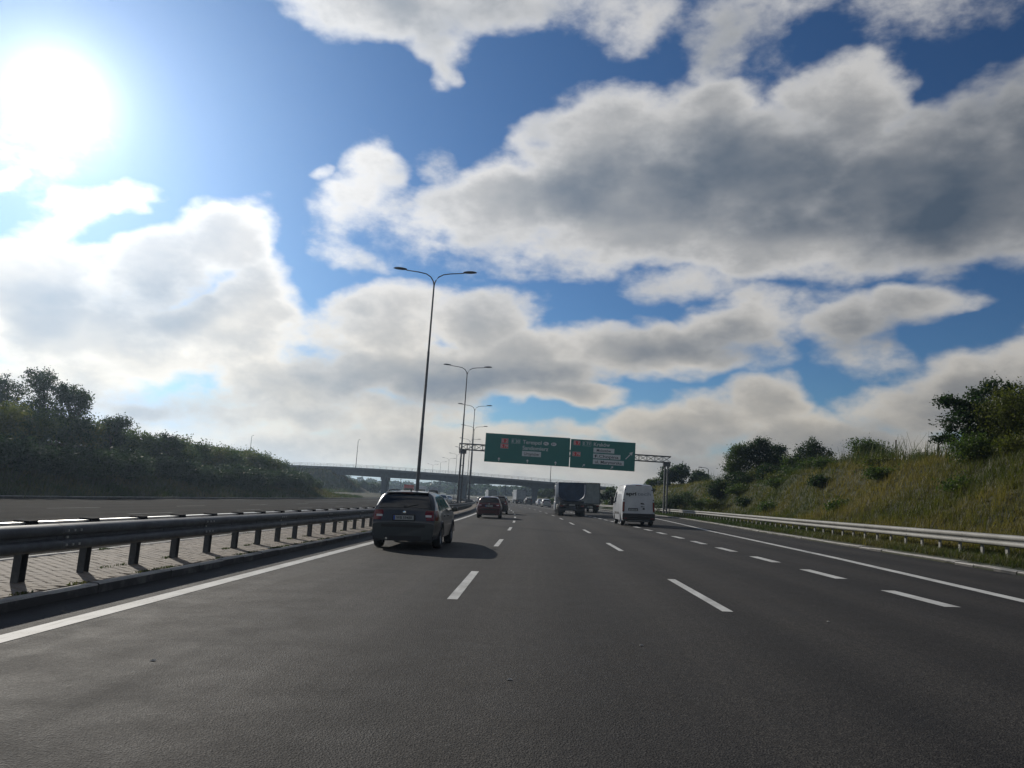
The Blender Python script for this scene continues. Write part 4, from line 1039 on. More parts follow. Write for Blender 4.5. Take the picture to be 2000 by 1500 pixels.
# beyond the left bank: field trees
G_F = 'trees in the field beyond the overpass'
ft = [(-96, 352, 4.5, 5.4, 'B'), (-88, 345, 4.2, 5.8, 'B'), (-81, 356, 4.0, 5.2, 'C'), (-73, 350, 4.4, 5.0, 'B'), (-66, 300, 3.2, 4.4, 'A'), (-61.5, 298, 3.0, 4.2, 'A'), (-104, 350, 5, 6.6, 'A'), (-59, 210, 1.8, 2.6, 'A'), (-64, 214, 2.2, 3.4, 'B')]
fn = ['pale green field tree third from the left beyond the overpass', 'pale green field tree in the middle of the opening', 'olive field tree right of the pale green pair', 'green field tree left of the dark bushes', 'dark bush left of the first bridge pier', 'dark bush touching the first bridge pier', 'dark tree at the left edge of the bridge opening', 'small dark bush at the foot of the bridge bank', 'green bush on the bridge bank slope']
for i, (X, Y, r_, h_, c_) in enumerate(ft):
    tree(X, Y, [(q[0], q[1], q[2] + .3, q[3], q[4], q[5]) for q in lumpy(r_, r_, h_ - .3, 8, random.Random(500 + i))], 2200, .55, {'A': M_LEAF_A, 'B': M_LEAF_B, 'C': M_LEAF_C}[c_], fn[i], (1.2, .15, 0), 500 + i, G_F, sigma=.45)
# distant forest: one mass
rf = np.random.default_rng(77); CP = []
for i in range(520):
    X = rf.uniform(-420, 90); Y = rf.uniform(600, 780) - (60 if X > -60 else 0); h_ = rf.uniform(6.0, 9.0) + 2.2 * math.sin(X * .021 + 1) + (Y - 600) * .018
    if X > -45: Y -= 70; h_ *= .78
    base = terrain(X, Y); r_ = rf.uniform(3.2, 5.5)
    n_ = 90; d_ = rf.normal(size=(n_, 3)); d_ /= np.linalg.norm(d_, axis=1)[:, None]; d_ *= rf.uniform(.7, 1.05, (n_, 1))
    CP.append(np.array([X, Y, base + h_ * .55]) + d_ * np.array([r_, r_, h_ * .47]))
V, F = leaf_quads(np.concatenate(CP), 3.0, .85, rng_=rf)
tag(mesh_np('distant_forest', V, F, M_LEAF_A), 'low wooded horizon seen beneath the overpass', 'forest', kind='stuff')

# -- grass
def grass(name, label, n, colsel, dens, hgt, wid, m, seed, lean=.35, kx=None):
    """upright blades standing on the ground mesh"""
    r = np.random.default_rng(seed)
    me = bpy.data.objects['ground'].data; co = np.empty(len(me.vertices) * 3, np.float32); me.vertices.foreach_get('co', co); co = co.reshape(-1, 3)
    nrow = len(set(np.round(co[:, 1], 3))); nc = len(co) // nrow; Gd = co.reshape(nrow, nc, 3)
    A = Gd[:-1, :-1]; Bq = Gd[:-1, 1:]; Cq = Gd[1:, :-1]; Dq = Gd[1:, 1:]
    cen = (A + Dq) / 2; area = np.linalg.norm(np.cross(Bq - A, Cq - A), axis=2); offs = np.array([[off(float(v)) for v in row] for row in cen[:, :1, 1]]); xl = cen[:, :, 0] - offs
    kk = np.array([[kerb_r(float(v))] for v in cen[:, 0, 1]])
    wgt = area * colsel(xl, cen[:, :, 1], kk) * dens(cen[:, :, 1]); p = (wgt / wgt.sum()).ravel(); idx = r.choice(len(p), n, p=p)
    ci, cj = np.unravel_index(idx, wgt.shape); u, v = r.uniform(size=(2, n, 1))
    P0 = A[ci, cj] * (1 - u) * (1 - v) + Bq[ci, cj] * u * (1 - v) + Cq[ci, cj] * (1 - u) * v + Dq[ci, cj] * u * v
    # tufts: pull blades towards shared centres
    cell = .45; key = np.floor(P0[:, :2] / cell); hx = np.sin(key[:, :1] * 12.9898 + key[:, 1:] * 78.233) * 43758.5453; hy = np.sin(key[:, :1] * 39.346 + key[:, 1:] * 11.135) * 24634.6345
    ctr = (key + .5) * cell + np.concatenate([(hx % 1) - .5, (hy % 1) - .5], 1) * cell * .7
    pull = r.uniform(0, .55, (n, 1)); P0[:, :2] = P0[:, :2] * (1 - pull) + ctr * pull
    hs = .55 + .9 * ((hx + hy) % 1)
    H = hgt(P0[:, 1:2]) * r.uniform(.5, 1.25, (n, 1)) * hs; Wd = wid(P0[:, 1:2]) * r.uniform(.6, 1.3, (n, 1))
    a = r.uniform(0, 2 * np.pi, (n, 1)); side = np.concatenate([np.cos(a), np.sin(a), a * 0], 1)
    ln = np.concatenate([r.normal(size=(n, 2)), np.zeros((n, 1))], 1) * lean * H + np.array([.12, -.05, 0]) * H; up_ = np.array([0, 0, 1.0]) * H
    V = np.empty((n, 4, 3)); V[:, 0] = P0 - side * Wd * .5 - [0, 0, .03]; V[:, 1] = P0 + side * Wd * .5 - [0, 0, .03]; V[:, 2] = P0 + ln + up_ + side * Wd * .12; V[:, 3] = P0 + ln + up_ - side * Wd * .12
    return tag(mesh_np(name, V.reshape(-1, 3), np.arange(n * 4).reshape(n, 4), m), label, 'grass', kind='stuff')


bank_sel = lambda xl, y, k: ((xl > k + 2.6) & (xl < 40 + 0 * k) & (y > 12) & (y < 150)).astype(float)
grass('bank_grass', 'tall dry meadow grass covering the right bank', 230000, bank_sel, lambda y: np.clip(26.0 / y, .12, 1) ** 1.4, lambda y: .33 + .0 * y, lambda y: np.clip(.014 + y * .00050, .018, .09), M_DRY, 31)
grass('verge_grass', 'short green grass under the right guardrail', 52000, lambda xl, y, k: ((xl > k + .3) & (xl < k + 2.9) & (y > 10) & (y < 110)).astype(float) * (.35 + .65 * (xl > k + .8)), lambda y: np.clip(24.0 / y, .1, 1), lambda y: .17 + 0 * y, lambda y: np.clip(.008 + y * .0005, .01, .06), M_VERGE, 32, .5)
grass('ridge_weeds', 'tall thin weed stalks standing along the right ridge', 9000, lambda xl, y, k: ((xl > np.maximum(23.2, k + 9.8)) & (xl < 31) & (y > 30) & (y < 110)).astype(float), lambda y: np.clip(40.0 / y, .2, 1), lambda y: 1.15 + 0 * y, lambda y: np.clip(.02 + y * .0004, .02, .10), M_VERGE, 35, .22)
grass('bridge_bank_grass', 'rough grass on the bank carrying the overpass approach', 16000, lambda xl, y, k: ((xl < -38) & (xl > -75) & (y > 195) & (y < 250)).astype(float), lambda y: 1 + 0 * y, lambda y: .7 + 0 * y, lambda y: .22 + 0 * y, M_VERGE, 36)
grass('verge_grass', 'yellowing grass strip along the far edge of the oncoming carriageway', 26000, lambda xl, y, k: ((xl < -27.4) & (xl > -34) & (y > 28) & (y < 150)).astype(float), lambda y: np.clip(40.0 / y, .1, 1), lambda y: .30 + 0 * y, lambda y: np.clip(.02 + y * .0006, .02, .10), M_VERGE, 33)

# weeds in the joints along the kerbs of the median
rw = np.random.default_rng(5); PV = []
for i in range(90):
    y = rw.uniform(7.5, 45); xx = -5.685 if rw.uniform() < .6 else rw.choice([-8.42, -6.5]); k_ = rw.integers(10, 40)
    c_ = np.array([xx + off(y), y, Z_M(xx, y) + .0]); PV.append(np.concatenate([np.tile(c_, (k_, 1)) + rw.normal(size=(k_, 3)) * [.03, .09, 0] + [0, 0, .012]], 0))
PV = np.concatenate(PV); V, F = leaf_quads(PV, .055, .3, up=1.5, rng_=rw)
tag(mesh_np('weeds', V, F, M_VERGE), 'small weeds growing in the joints of the paved median', 'weeds', kind='stuff')

# ------------------------------------------------------------------ vehicles
def wheel(parent, x, y, r=.32, wd=.21, side=1, spokes=5, rim=M_RIM, simple=False):
    """tyre (part) with its rim (sub-part); side = +1 right, -1 left"""
    h = wd / 2
    pr = [(-h * .75, r * .66), (-h, r * .72), (-h, r * .92), (-h * .8, r * .985), (-h * .3, r), (h * .3, r), (h * .8, r * .985), (h, r * .92), (h, r * .72), (h * .75, r * .66)]
    b = MB(); b.lathe_x(pr, 0, 0, 0, 12 if simple else 28); o = b.build('wheel', M_TYRE, parent, smooth=True); o.location = (x, y, r)
    b = MB(); s = side
    b.lathe_x([(-h * .7 * s, r * .70), (h * .72 * s, r * .70), (h * .80 * s, r * .67), (h * .72 * s, r * .62), (h * .2 * s, r * .60)], 0, 0, 0, 12 if simple else 24)
    n = 12; vs = [(h * .1 * s, r * .66 * math.cos(2 * math.pi * k / n), r * .66 * math.sin(2 * math.pi * k / n)) for k in range(n)]; b.add(vs, [tuple(range(n))])
    for k in range(spokes):
        a = 2 * math.pi * k / spokes; T = Matrix.Rotation(a, 4, 'X'); b.box(h * .35 * s - .012, h * .35 * s + .03 * 1, -.035, .035, .03, r * .64, 0, 0, T)
    b.tube([(h * .25 * s, 0, 0), (h * .62 * s, 0, 0)], .05, 8); b.build('rim', rim, o, smooth=True)
    return o


class Body:
    """car hull described by its top line and its cross-section"""
    def __init__(s, L, W, top, wz, wheels, wr=.32, zu=.24, rnd=.13, belt=.93, arch=.37, roofcrown=.03, pf_end=.88):
        s.L, s.W, s.top, s.wz, s.wheels, s.wr, s.zu, s.rnd, s.belt, s.arch, s.crown, s.pf_end = L, W, top, wz, wheels, wr, zu, rnd, belt, arch, roofcrown, pf_end
    def ztop(s, y): return interp(y, [p[0] for p in s.top], [p[1] for p in s.top])
    def w(s, z, y):
        w0 = interp(z, [p[0] for p in s.wz], [p[1] for p in s.wz]) * s.W / 2
        e = min(y, s.L - y); pf = s.pf_end + (1 - s.pf_end) * math.sin(min(1, max(0, e) / .75) * math.pi / 2)
        return w0 * pf
    def za(s, y):
        z = s.zu + .02
        for yw in s.wheels:
            d = abs(y - yw)
            if d < s.arch: z = max(z, s.wr + math.sqrt(max(0, s.arch ** 2 - d * d)))
        return z
    def ring(s, y):
        zt = s.ztop(y); za = min(s.za(y), zt - .2); zb = min(s.belt, zt - .10); zm = max(za + .03, min(.58, zb - .12))
        zs = [za, zm, (zm + zb) / 2, zb]; z6 = zb + (zt - zb) * .45; z7 = zt - min(.07, (zt - zb) * .35)
        wi = s.W * .30
        pts = [(0, s.zu), (wi, s.zu), (wi + .01, za)] + [(s.w(z, y) - (.015 if i == 0 else 0), z) for i, z in enumerate(zs)] + [(s.w(z6, y), z6), (s.w(z7, y), z7)]
        wt = s.w(zt, y); pts += [(wt - .055, zt - .012), (wt - .17, zt + .004), (wt * .4, zt + s.crown * .8), (0, zt + s.crown)]
        return pts
    def hull(s):
        ys = set([0, s.L] + [p[0] for p in s.top])
        for yw in s.wheels:
            for t in np.linspace(-1, 1, 11): ys.add(round(yw + t * s.arch, 4))
            ys.add(yw - s.arch - .012); ys.add(yw + s.arch + .012)
        for t in (.04, .10, .2, .35, .55): ys.add(t); ys.add(s.L - t)
        ys = sorted(q for q in ys if 0 <= q <= s.L); b = MB(); rings = []
        for y in ys:
            h = s.ring(y); full = [(x, z) for x, z in h] + [(-x, z) for x, z in h[::-1][1:]]; full = full[:-1] if abs(full[-1][0]) < 1e-9 else full
            rings.append([(x, y, z) for x, z in full])
        n = len(rings[0]); b.add([p for r in rings for p in r], [(i * n + k, i * n + (k + 1) % n, (i + 1) * n + (k + 1) % n, (i + 1) * n + k) for i in range(len(rings) - 1) for k in range(n)])
        # ends: strips across the two mirrored halves
        for base, rev in ((0, False), ((len(rings) - 1) * n, True)):
            h = len(s.ring(0))
            for k in range(h - 1):
                a, c = base + k, base + k + 1; a2, c2 = base + (n - k) % n, base + (n - k - 1)
                f = (a, c, c2, a2) if k else (a, c, c2)
                if k == h - 2: f = (a, c, a2)
                b.f.append(f if not rev else f[::-1])
        return b
    def side_pt(s, y, t, side, o=.006):
        """t: 0 at the belt line .. 1 near the roof"""
        zt = s.ztop(y); zb = min(s.belt, zt - .10); z7 = zt - min(.07, (zt - zb) * .35); z = zb + (z7 - zb) * t
        return (side * (s.w(z, y) + o), y, z)
    def side_win(s, y0b, y1b, y0t, y1t, t0, t1, side, nx=6, nz=4, o=.006):
        b = MB(); vs = []
        for j in range(nz + 1):
            t = t0 + (t1 - t0) * j / nz; ya, yb = y0b + (y0t - y0b) * j / nz, y1b + (y1t - y1b) * j / nz
            for i in range(nx + 1): vs.append(s.side_pt(ya + (yb - ya) * i / nx, t, side, o))
        b.add(vs, [(j * (nx + 1) + i, j * (nx + 1) + i + 1, (j + 1) * (nx + 1) + i + 1, (j + 1) * (nx + 1) + i) for j in range(nz) for i in range(nx)]); return b
    def top_win(s, y0, y1, q0, q1, d=1, nx=8, ny=5, o=.007):
        """pane lying on the top line between y0 and y1; q = half width fraction at y0 and y1"""
        b = MB(); vs = []
        for j in range(ny + 1):
            y = y0 + (y1 - y0) * j / ny; zt = s.ztop(y); q = q0 + (q1 - q0) * j / ny; wt = s.w(zt, y) * q
            e = .02; sl = (s.ztop(min(s.L, y + e)) - s.ztop(max(0, y - e))) / (2 * e); nrm = Vector((0, -sl, 1)).normalized() * o
            for i in range(nx + 1):
                x = -wt + 2 * wt * i / nx; k = abs(x) / max(.01, s.w(zt, y)); cz = s.crown * (1 - k * k)
                vs.append((x, y + nrm.y, zt + cz + nrm.z + (.0)))
        b.add(vs, [(j * (nx + 1) + i, j * (nx + 1) + i + 1, (j + 1) * (nx + 1) + i + 1, (j + 1) * (nx + 1) + i) for j in range(ny) for i in range(nx)]); return b
    def y_rear(s, z):
        tp = [p for p in s.top if p[0] < s.L * .35]; return float(np.interp(z, [p[1] for p in tp], [p[0] for p in tp]))


STY = {
    'wagon': dict(L=4.66, W=1.80, top=[(0, .66), (.035, .70), (.075, .84), (.11, .97), (.17, 1.03), (.30, 1.21), (.44, 1.37), (.56, 1.44), (1.2, 1.472), (2.0, 1.475), (2.6, 1.43), (3.05, 1.30), (3.5, 1.08), (3.68, .98), (4.1, .90), (4.45, .80), (4.58, .68), (4.66, .55)],
                  wheels=(.93, 3.62), belt=.95),
    'hatch': dict(L=4.10, W=1.76, top=[(0, .68), (.04, .72), (.08, .88), (.12, 1.00), (.20, 1.08), (.38, 1.34), (.48, 1.43), (.95, 1.50), (1.7, 1.52), (2.2, 1.46), (2.7, 1.28), (3.15, 1.04), (3.55, .93), (3.9, .80), (4.03, .68), (4.10, .55)],
                  wheels=(.72, 3.26), belt=.98),
    'suv': dict(L=4.45, W=1.84, top=[(0, .78), (.04, .82), (.07, 1.00), (.11, 1.12), (.20, 1.22), (.34, 1.47), (.46, 1.58), (1.0, 1.66), (1.8, 1.67), (2.4, 1.60), (2.9, 1.38), (3.35, 1.14), (3.8, 1.05), (4.2, .92), (4.36, .78), (4.45, .62)],
                wheels=(.82, 3.52), belt=1.08, wr=.35, zu=.28, arch=.40),
    'sedan': dict(L=4.65, W=1.82, top=[(0, .70), (.04, .74), (.09, .90), (.15, 1.00), (.55, 1.05), (.8, 1.17), (1.15, 1.36), (1.4, 1.42), (2.0, 1.45), (2.5, 1.41), (3.0, 1.24), (3.45, 1.03), (3.9, .93), (4.4, .80), (4.56, .68), (4.65, .55)],
                  wheels=(.98, 3.68), belt=.94),
}
WZ = [(.2, .92), (.35, .97), (.55, 1.0), (.80, .985), (.95, .955), (1.05, .92), (1.25, .82), (1.45, .70), (1.68, .62)]


def car(name, style, pm, detail=1, plate=None):
    p = dict(STY[style]); sh = {'suv': .13}.get(style, 0); wz = [(z + sh, w_) for z, w_ in WZ]
    B = Body(wz=wz, **p); r = empty(name); L, W = B.L, B.W
    B.hull().build('body', pm, r, smooth=True)
    tops = dict(B.top)
    # rear glass
    yb = {'wagon': (.165, .47), 'hatch': (.19, .44), 'suv': (.19, .40), 'sedan': (.62, 1.2)}[style]
    B.top_win(yb[0], yb[1], .90, .84).build('rear_window', M_GLASS, r, smooth=True)
    wsx = {'wagon': (2.78, 3.60), 'hatch': (2.35, 3.10), 'suv': (2.55, 3.30), 'sedan': (2.66, 3.40)}[style]
    B.top_win(wsx[0], wsx[1], .86, .92).build('windscreen', M_GLASS, r, smooth=True)
    for s_ in (-1, 1):
        y0 = {'wagon': .62, 'hatch': .66, 'suv': .60, 'sedan': 1.05}[style]; y2 = {'wagon': 3.25, 'hatch': 2.75, 'suv': 2.95, 'sedan': 3.05}[style]
        spl = [y0, y0 + (y2 - y0) * (.25 if style != 'sedan' else .0), y0 + (y2 - y0) * .56, y2]
        wins = list(zip(spl[:-1], spl[1:])) if style != 'sedan' else [(spl[1], spl[2]), (spl[2], spl[3])]
        for i, (a, c) in enumerate(wins):
            last = i == len(wins) - 1; fst = i == 0
            B.side_win(a + .03 - (0.04 if fst else 0), c - .03, a + .03 + (.10 if fst else 0), c - .03 - (.62 if last else 0), .07, .93, s_).build('side_window', M_GLASS, r, smooth=True)
    # rear lamps
    zl0, zl1 = {'wagon': (.74, .99), 'hatch': (.80, 1.05), 'suv': (.86, 1.18), 'sedan': (.76, .97)}[style]
    for s_ in (-1, 1):
        b = MB(); vs = []
        nz_ = 4
        for j in range(nz_ + 1):
            z = zl0 + (zl1 - zl0) * j / nz_; yr = B.y_rear(z); wo = B.w(z, yr + .02)
            inn = wo - (.26 if style != 'suv' else .2) * (1 - .35 * abs(j / nz_ - .6))
            prf = [(inn, yr - .012), (wo * .93, yr - .016), (wo - .015, yr + .01), (B.w(z, yr + .12) + .008, yr + .12), (B.w(z, yr + .30) + .008, yr + .30 - .05 * abs(j / nz_ - .5))]
            vs += [(s_ * x, y, z) for x, y in prf]
        b.add(vs, [(j * 5 + i, j * 5 + i + 1, (j + 1) * 5 + i + 1, (j + 1) * 5 + i) for j in range(nz_) for i in range(4)] + [tuple(range(5)), tuple(range(nz_ * 5, nz_ * 5 + 5))[::-1]])
        o = b.build('rear_lamp', M_REDL, r, smooth=True)
        if detail:
            zc = zl0 + (zl1 - zl0) * .42; yr = B.y_rear(zc); wo = B.w(zc, yr + .02)
            b = MB(); b.bbox(min(s_ * (wo - .24), s_ * (wo - .08)), max(s_ * (wo - .24), s_ * (wo - .08)), yr - .024, yr - .008, zc - .025, zc + .03, .006); b.build('reversing_lens', M_WHITEL, o)
        b = MB(); zf = B.ztop(L - .25) - .14; wo = B.w(zf, L - .1)
        b.bbox(min(s_ * (wo - .34), s_ * (wo + .004)), max(s_ * (wo - .34), s_ * (wo + .004)), L - .34, L - .09, zf - .03, zf + .11, .03); b.build('headlight', M_WHITEL, r, smooth=True)
    # rear bumper, valance, plate
    zbp = B.top[0][1]
    b = MB(); n = 12
    for (za_, zb2, oo) in ((.22, .34, .012), (zbp - .10, zbp - .03, .020)):
        vs = []
        for i in range(n + 1):
            x = -1 + 2 * i / n; yy2 = -oo + .05 * abs(x) ** 3
            for z in (za_, zb2): vs.append((x * (B.w(.5, 0) * .985), yy2, z))
        k0 = len(vs) // 2
        b.add(vs, [(2 * i, 2 * i + 2, 2 * i + 3, 2 * i + 1) for i in range(n)])
    b.build('bumper_trim', M_PLASTIC, r)
    zp = {'wagon': .80, 'hatch': .86, 'suv': .93, 'sedan': .84}[style]; yp = B.y_rear(zp - .06) - .03
    b = MB(); b.bbox(-.30, .30, yp + .004, yp + .05, zp - .085, zp + .09, .01); b.build('plate_recess', M_PLASTIC, r)
    b = MB(); b.box(-.26, .26, yp - .006, yp + .003, zp - .057, zp + .057); pl = b.build('number_plate', M_PLATE, r)
    if plate:
        b = MB(); b.box(-.258, -.222, yp - .009, yp - .0065, zp - .055, zp + .055); b.build('blue_band', M_BLUEP, pl)
        text_mesh('lettering', plate, .018, zp - .036, .072, .42, M_SIGNB, pl, y=yp - .0075, align='CENTER', ext=.001, bold=.01)
    if detail:
        b = MB(); b.lathe_x([(-.004, .045), (.0, .045)], 0, 0, 0, 16); zb3 = B.top[4][1] - .10; yb3 = B.y_rear(zb3) - .012
        b = MB(); b.add([(.042 * math.cos(2 * math.pi * k / 16), yb3, zb3 + .042 * math.sin(2 * math.pi * k / 16)) for k in range(16)] + [(0, yb3 - .008, zb3)], [(k, (k + 1) % 16, 16) for k in range(16)]); b.build('badge', M_CHROME, r, smooth=True)
        # wiper, high brake lamp, aerial
        b = MB(); zt0 = B.ztop(yb[0] + .02); b.tube([(0, yb[0] - .01, zt0 + .01), (.33, yb[0] + .05, B.ztop(yb[0] + .06) + .03)], .010, 5); b.tube([(0, yb[0] - .02, zt0), (0, yb[0] + .02, zt0 + .04)], .022, 6); b.build('wiper', M_PLASTIC, r)
        b = MB(); zs_ = B.ztop(yb[1] + .03); b.bbox(-B.w(zs_, .5) + .09, B.w(zs_, .5) - .09, yb[1] - .05, yb[1] + .14, zs_ + .018, zs_ + .045, .012); sp = b.build('spoiler', pm, r, smooth=True)
        b = MB(); b.box(-.16, .16, yb[1] - .056, yb[1] - .048, zs_ + .022, zs_ + .040); b.build('brake_lamp', M_REDL, sp)
        b = MB(); ya = yb[1] + .45; b.tube([(.02, ya, B.ztop(ya) + .02), (.02, ya - .04, B.ztop(ya) + .10)], [.022, .010], 6); b.build('aerial', M_PLASTIC, r)
        b = MB(); b.tube([(-.42, -.02, .27), (-.42, .12, .27)], .032, 8); b.build('exhaust', M_CHROME, r, smooth=True)
        # door seams and handles
        for s_ in (-1, 1):
            b = MB()
            for yd in (wsx[0] - .12, (y0 + (y2 - y0) * .56), y0 + (y2 - y0) * .22):
                vs = []
                for z in np.linspace(.42, B.belt, 7):
                    if B.za(yd) < z: vs += [(s_ * (B.w(z, yd) + .003), yd - .006, z), (s_ * (B.w(z, yd) + .003), yd + .006, z)]
                k = len(vs) // 2; b.add(vs, [(2 * i, 2 * i + 1, 2 * i + 3, 2 * i + 2) for i in range(k - 1)])
            b.build('door_seam', M_PLASTIC, r)
            for yd in ((y0 + (y2 - y0) * .30), (y0 + (y2 - y0) * .62)):
                b = MB(); zz = B.belt - .11; xx = s_ * (B.w(zz, yd) + .018); b.bbox(xx - .018, xx + .018, yd, yd + .20, zz - .014, zz + .014, .006); b.build('door_handle', pm, r)
            # arch lips
            for yw in B.wheels:
                b = MB(); pa = [(s_ * (B.w(.62, yw) + .004), yw + (B.arch + .02) * math.cos(a), B.wr + (B.arch + .02) * math.sin(a)) for a in np.linspace(.05, math.pi - .05, 14)]
                b.tube(pa, .014, 5); b.build('arch_lip', M_PLASTIC if style in ('suv',) else pm, r, smooth=True)
        if style in ('wagon', 'suv'):
            for s_ in (-1, 1):
                b = MB(); ww = lambda y: s_ * (B.w(B.ztop(y), y) - .10)
                ys_ = [.62, .70, 1.3, 2.0, 2.45, 2.55]; b.tube([(ww(y), y, B.ztop(y) + (.05 if 0 < i < 5 else .0)) for i, y in enumerate(ys_)], .016, 6)
                b.build('roof_rail', M_DARKST if style == 'suv' else M_PLASTIC, r, smooth=True)
    for s_ in (-1, 1):
        ym = wsx[0] + .42; b = MB(); xm = s_ * (B.w(B.belt, ym)); x0_, x1_ = sorted((xm + s_ * .05, xm + s_ * .21))
        b.bbox(x0_, x1_, ym - .06, ym + .07, B.belt + .0, B.belt + .13, .025); b.box(*sorted((xm - s_ * .02, xm + s_ * .07)), ym - .02, ym + .03, B.belt + .0, B.belt + .045); b.build('mirror', pm, r, smooth=True)
    for yw in B.wheels:
        for s_ in (-1, 1): wheel(r, s_ * (W / 2 - .125), yw, B.wr, .21, s_, simple=not detail)
    # inner floor: keeps daylight out of the arches
    b = MB(); b.box(-W * .3, W * .3, .1, L - .1, B.zu - .03, B.zu + .01); b.build('underbody', M_PLASTIC, r)
    return r


def place(o, xl, y, label, cat, group=None, oncoming=False, turn=0.0):
    """y = rear bumper; xl = centre line"""
    z = zroad(xl); a = math.atan(-doff(y + 2)) + turn
    o.location = (xl + off(y), y, z + .004); o.rotation_euler = (0, -BANK if xl > -8 else 0, a + (math.pi if oncoming else 0))
    return tag(o, label, cat, group)


G_C = 'vehicles driving ahead on our carriageway'; G_O = 'vehicles on the oncoming carriageway'
place(car('station_wagon', 'wagon', P_GREY, 1, 'WB 5948R'), -3.27, 19.9, 'dark grey station wagon with roof rails in the left lane, closest vehicle', 'car', G_C)
wg = [o for o in COL.objects if o.name == 'station_wagon'][0]
# objects behind the wagon's rear window: head rests
hatch0 = car('hatchback', 'hatch', P_RED, 1, 'WE 4K217'); place(hatch0, -2.85, 54.8, 'dark red hatchback in the left lane behind nothing but open road, second car ahead', 'car', G_C)
hatch0['label'] = 'dark red hatchback in the left lane just ahead of the dark SUV'
hatch0['label'] = 'dark red hatchback in the left lane, second car from the camera'
suv0 = car('sport_utility_car', 'suv', P_BLACK, 1); place(suv0, -2.55, 71.5, 'black SUV half hidden in front of the dark red hatchback', 'car', G_C)
sil = car('hatchback', 'hatch', P_SILVER, 0); sed = car('sedan', 'sedan', P_WHITE, 0); suvg = car('sport_utility_car', 'suv', P_LBLUE, 0); wgn = car('station_wagon', 'wagon', P_SILVER, 0); suvb = car('sport_utility_car', 'suv', P_BLACK, 0)


